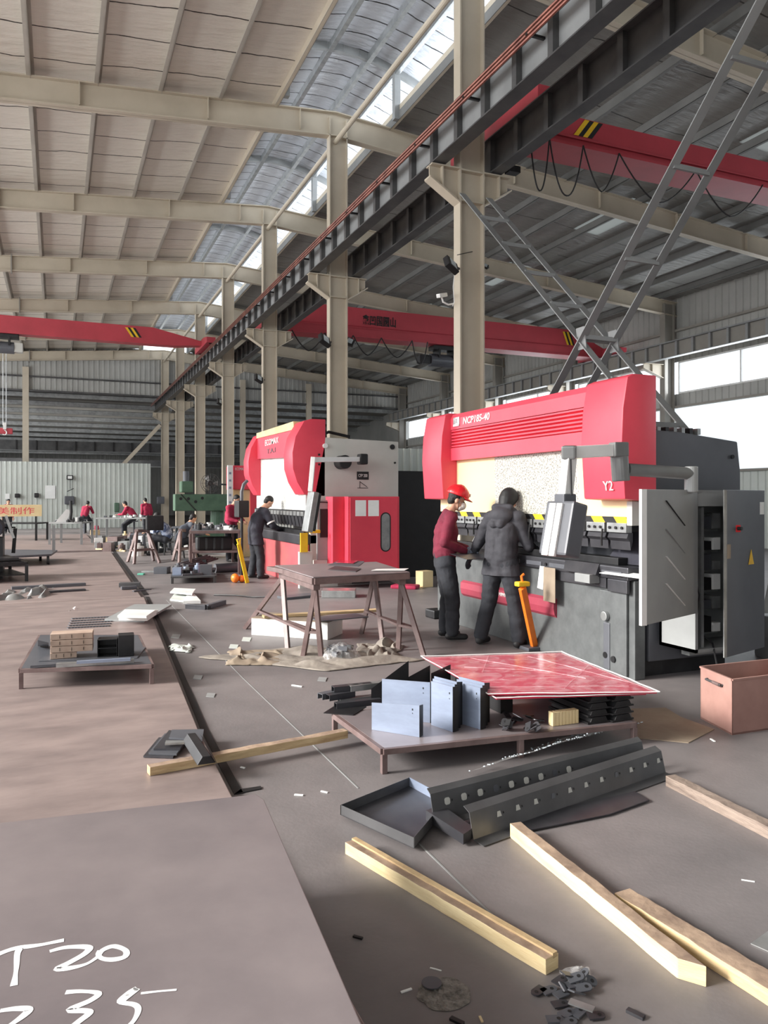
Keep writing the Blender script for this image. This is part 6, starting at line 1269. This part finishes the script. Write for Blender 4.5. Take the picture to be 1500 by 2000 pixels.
# things on the partition wall
def onwall(px0, py0, px1, py1, nm, m, lab, cat, th=.05, y=45.54, bev=0):
    a, b = PY(px0, py0, y), PY(px1, py1, y); return MB().bb(a.x, b.x, y-th, y, b.z, a.z).build(nm, m, label=lab, cat=cat, bevel=bev)
onwall(88, 948, 108, 974, 'wall_notice', 'paper', 'large white notice sheet on the partition wall', 'notice', .02)
onwall(10, 964, 19, 975, 'wall_notice', 'paper', 'small white notice at the left end of the partition wall', 'notice', .02)
t = thing('wall_lamp', 'bright rectangular floodlight on the partition wall', 'lamp', PY(137, 935, 45.4)); a, b = PY(130, 928, 45.4), PY(143, 937, 45.4)
MB().bb(a.x, b.x, 45.3, 45.5, b.z, a.z).build('housing', 'black_rubber', t, bevel=.04); MB().bb(a.x+.06, b.x-.06, 45.28, 45.31, b.z+.05, a.z-.05).build('glass', 'paper', t)
q = PY(137, 937, 45.4); MB().cyl(q, (q.x, 45.4, PY(137, 955, 45.4).z), .02, 6).build('cable', 'black_rubber', t); MB().bar(PY(131, 960, 45.4), PY(144, 954, 45.4), .05, .04).build('bracket', 'black_rubber', t)
for (x0, y0, x1, y1, nm, m, l_) in ((126, 969, 145, 985, 'electric_box', 'dark_machine', 'grey electric box with dark breakers low on the partition wall'), (67, 963, 76, 972, 'wall_fan_unit', 'black_steel', 'small dark round fan unit on the partition wall'), (29, 964, 39, 972, 'wall_fan_unit', 'black_steel', 'dark fan with white base at left on the partition wall'), (306, 970, 320, 984, 'electric_box', 'dark_machine', 'dark electric box at the right end of the partition wall'), (223, 982, 232, 1000, 'gas_cylinder', 'green_machine', 'dark green cylinder against the partition wall')):
    onwall(x0, y0, x1, y1, nm, m, l_, 'wall box', .3, y=45.565, bev=.04)
# column floodlights, camera, speakers
def flood(px, py, d, lab, s_=1.0, flip=1):
    q = PD(px, py, d); t = thing('floodlight', lab, 'floodlight', q)
    MB().box(q, (.24*s_, .09*s_, .2*s_), rz=.35*flip, rx=-.55, ry=.4).build('housing', 'black_rubber', t, bevel=.01); n = Euler((-.55, .4, .35*flip)).to_matrix() @ V((0, -1, 0))
    MB().box(q+n*.048*s_, (.13*s_, .005, .15*s_), rz=.35*flip, rx=-.55, ry=.4).build('glass', 'lens_glass', t); MB().bar(q, q+V((.2*s_, .12*s_, .0)), .03, .03).build('bracket', 'black_steel', t)
flood(881, 518, 11.3, 'square floodlight on the left flange of the nearest column')
flood(634, 665, 17.0, 'square floodlight on the left flange of the second column', 1.2)
flood(505, 740, 22.5, 'small floodlight on the third column', 1.1); flood(430, 786, 28.3, 'small floodlight on the fourth column', 1.1)
flood(683, 668, 17.5, 'dark lamp on the right side of the second column', .9, -1); flood(948, 520, 11.9, 'small black fitting on the right side of the nearest column', .4, -1)
q = PD(862, 578, 11.6); t = thing('security_camera', 'white security camera left of the nearest column', 'camera', q); MB().bar(q+V((-.08, -.05, -.02)), q+V((.1, .05, .04)), .07, .06).build('camera_body', 'white_paint', t, bevel=.01); MB().tube([q, q+V((.03, 0, -.09)), q+V((.12, .0, -.12)), q+V((.2, .0, -.1))], .014, 8).build('mount', 'white_paint', t)
MB().tube([PD(893, 498, 11.4), PD(920, 492, 11.7), PD(946, 488, 12)], .006, 5).build('lamp_cable', 'black_rubber', label='thin dark cable crossing the nearest column above the floodlight', cat='cable')
MB().tube([PD(888, 530, 11.4), PD(885, 560, 11.35), PD(887, 590, 11.4), PD(884, 598, 11.4)], .006, 5).build('lamp_cable', 'white_paint', label='pale cable running down the nearest column below the floodlight', cat='cable')
MB().bb(5.54, 5.575, 10.1, 10.3, 4.1, 4.5).build('paper_label', 'paper', label='pale scuffed paper label on the left flange of the nearest column', cat='label') if False else None
q = PD(980, 325, 12.1); MB().box(q+V((.2, 0, -.03)), (.2, .15, .1)).build('end_stop', 'black_steel', label='small black end stop under the dark runway beam at the nearest bracket', cat='end stop')
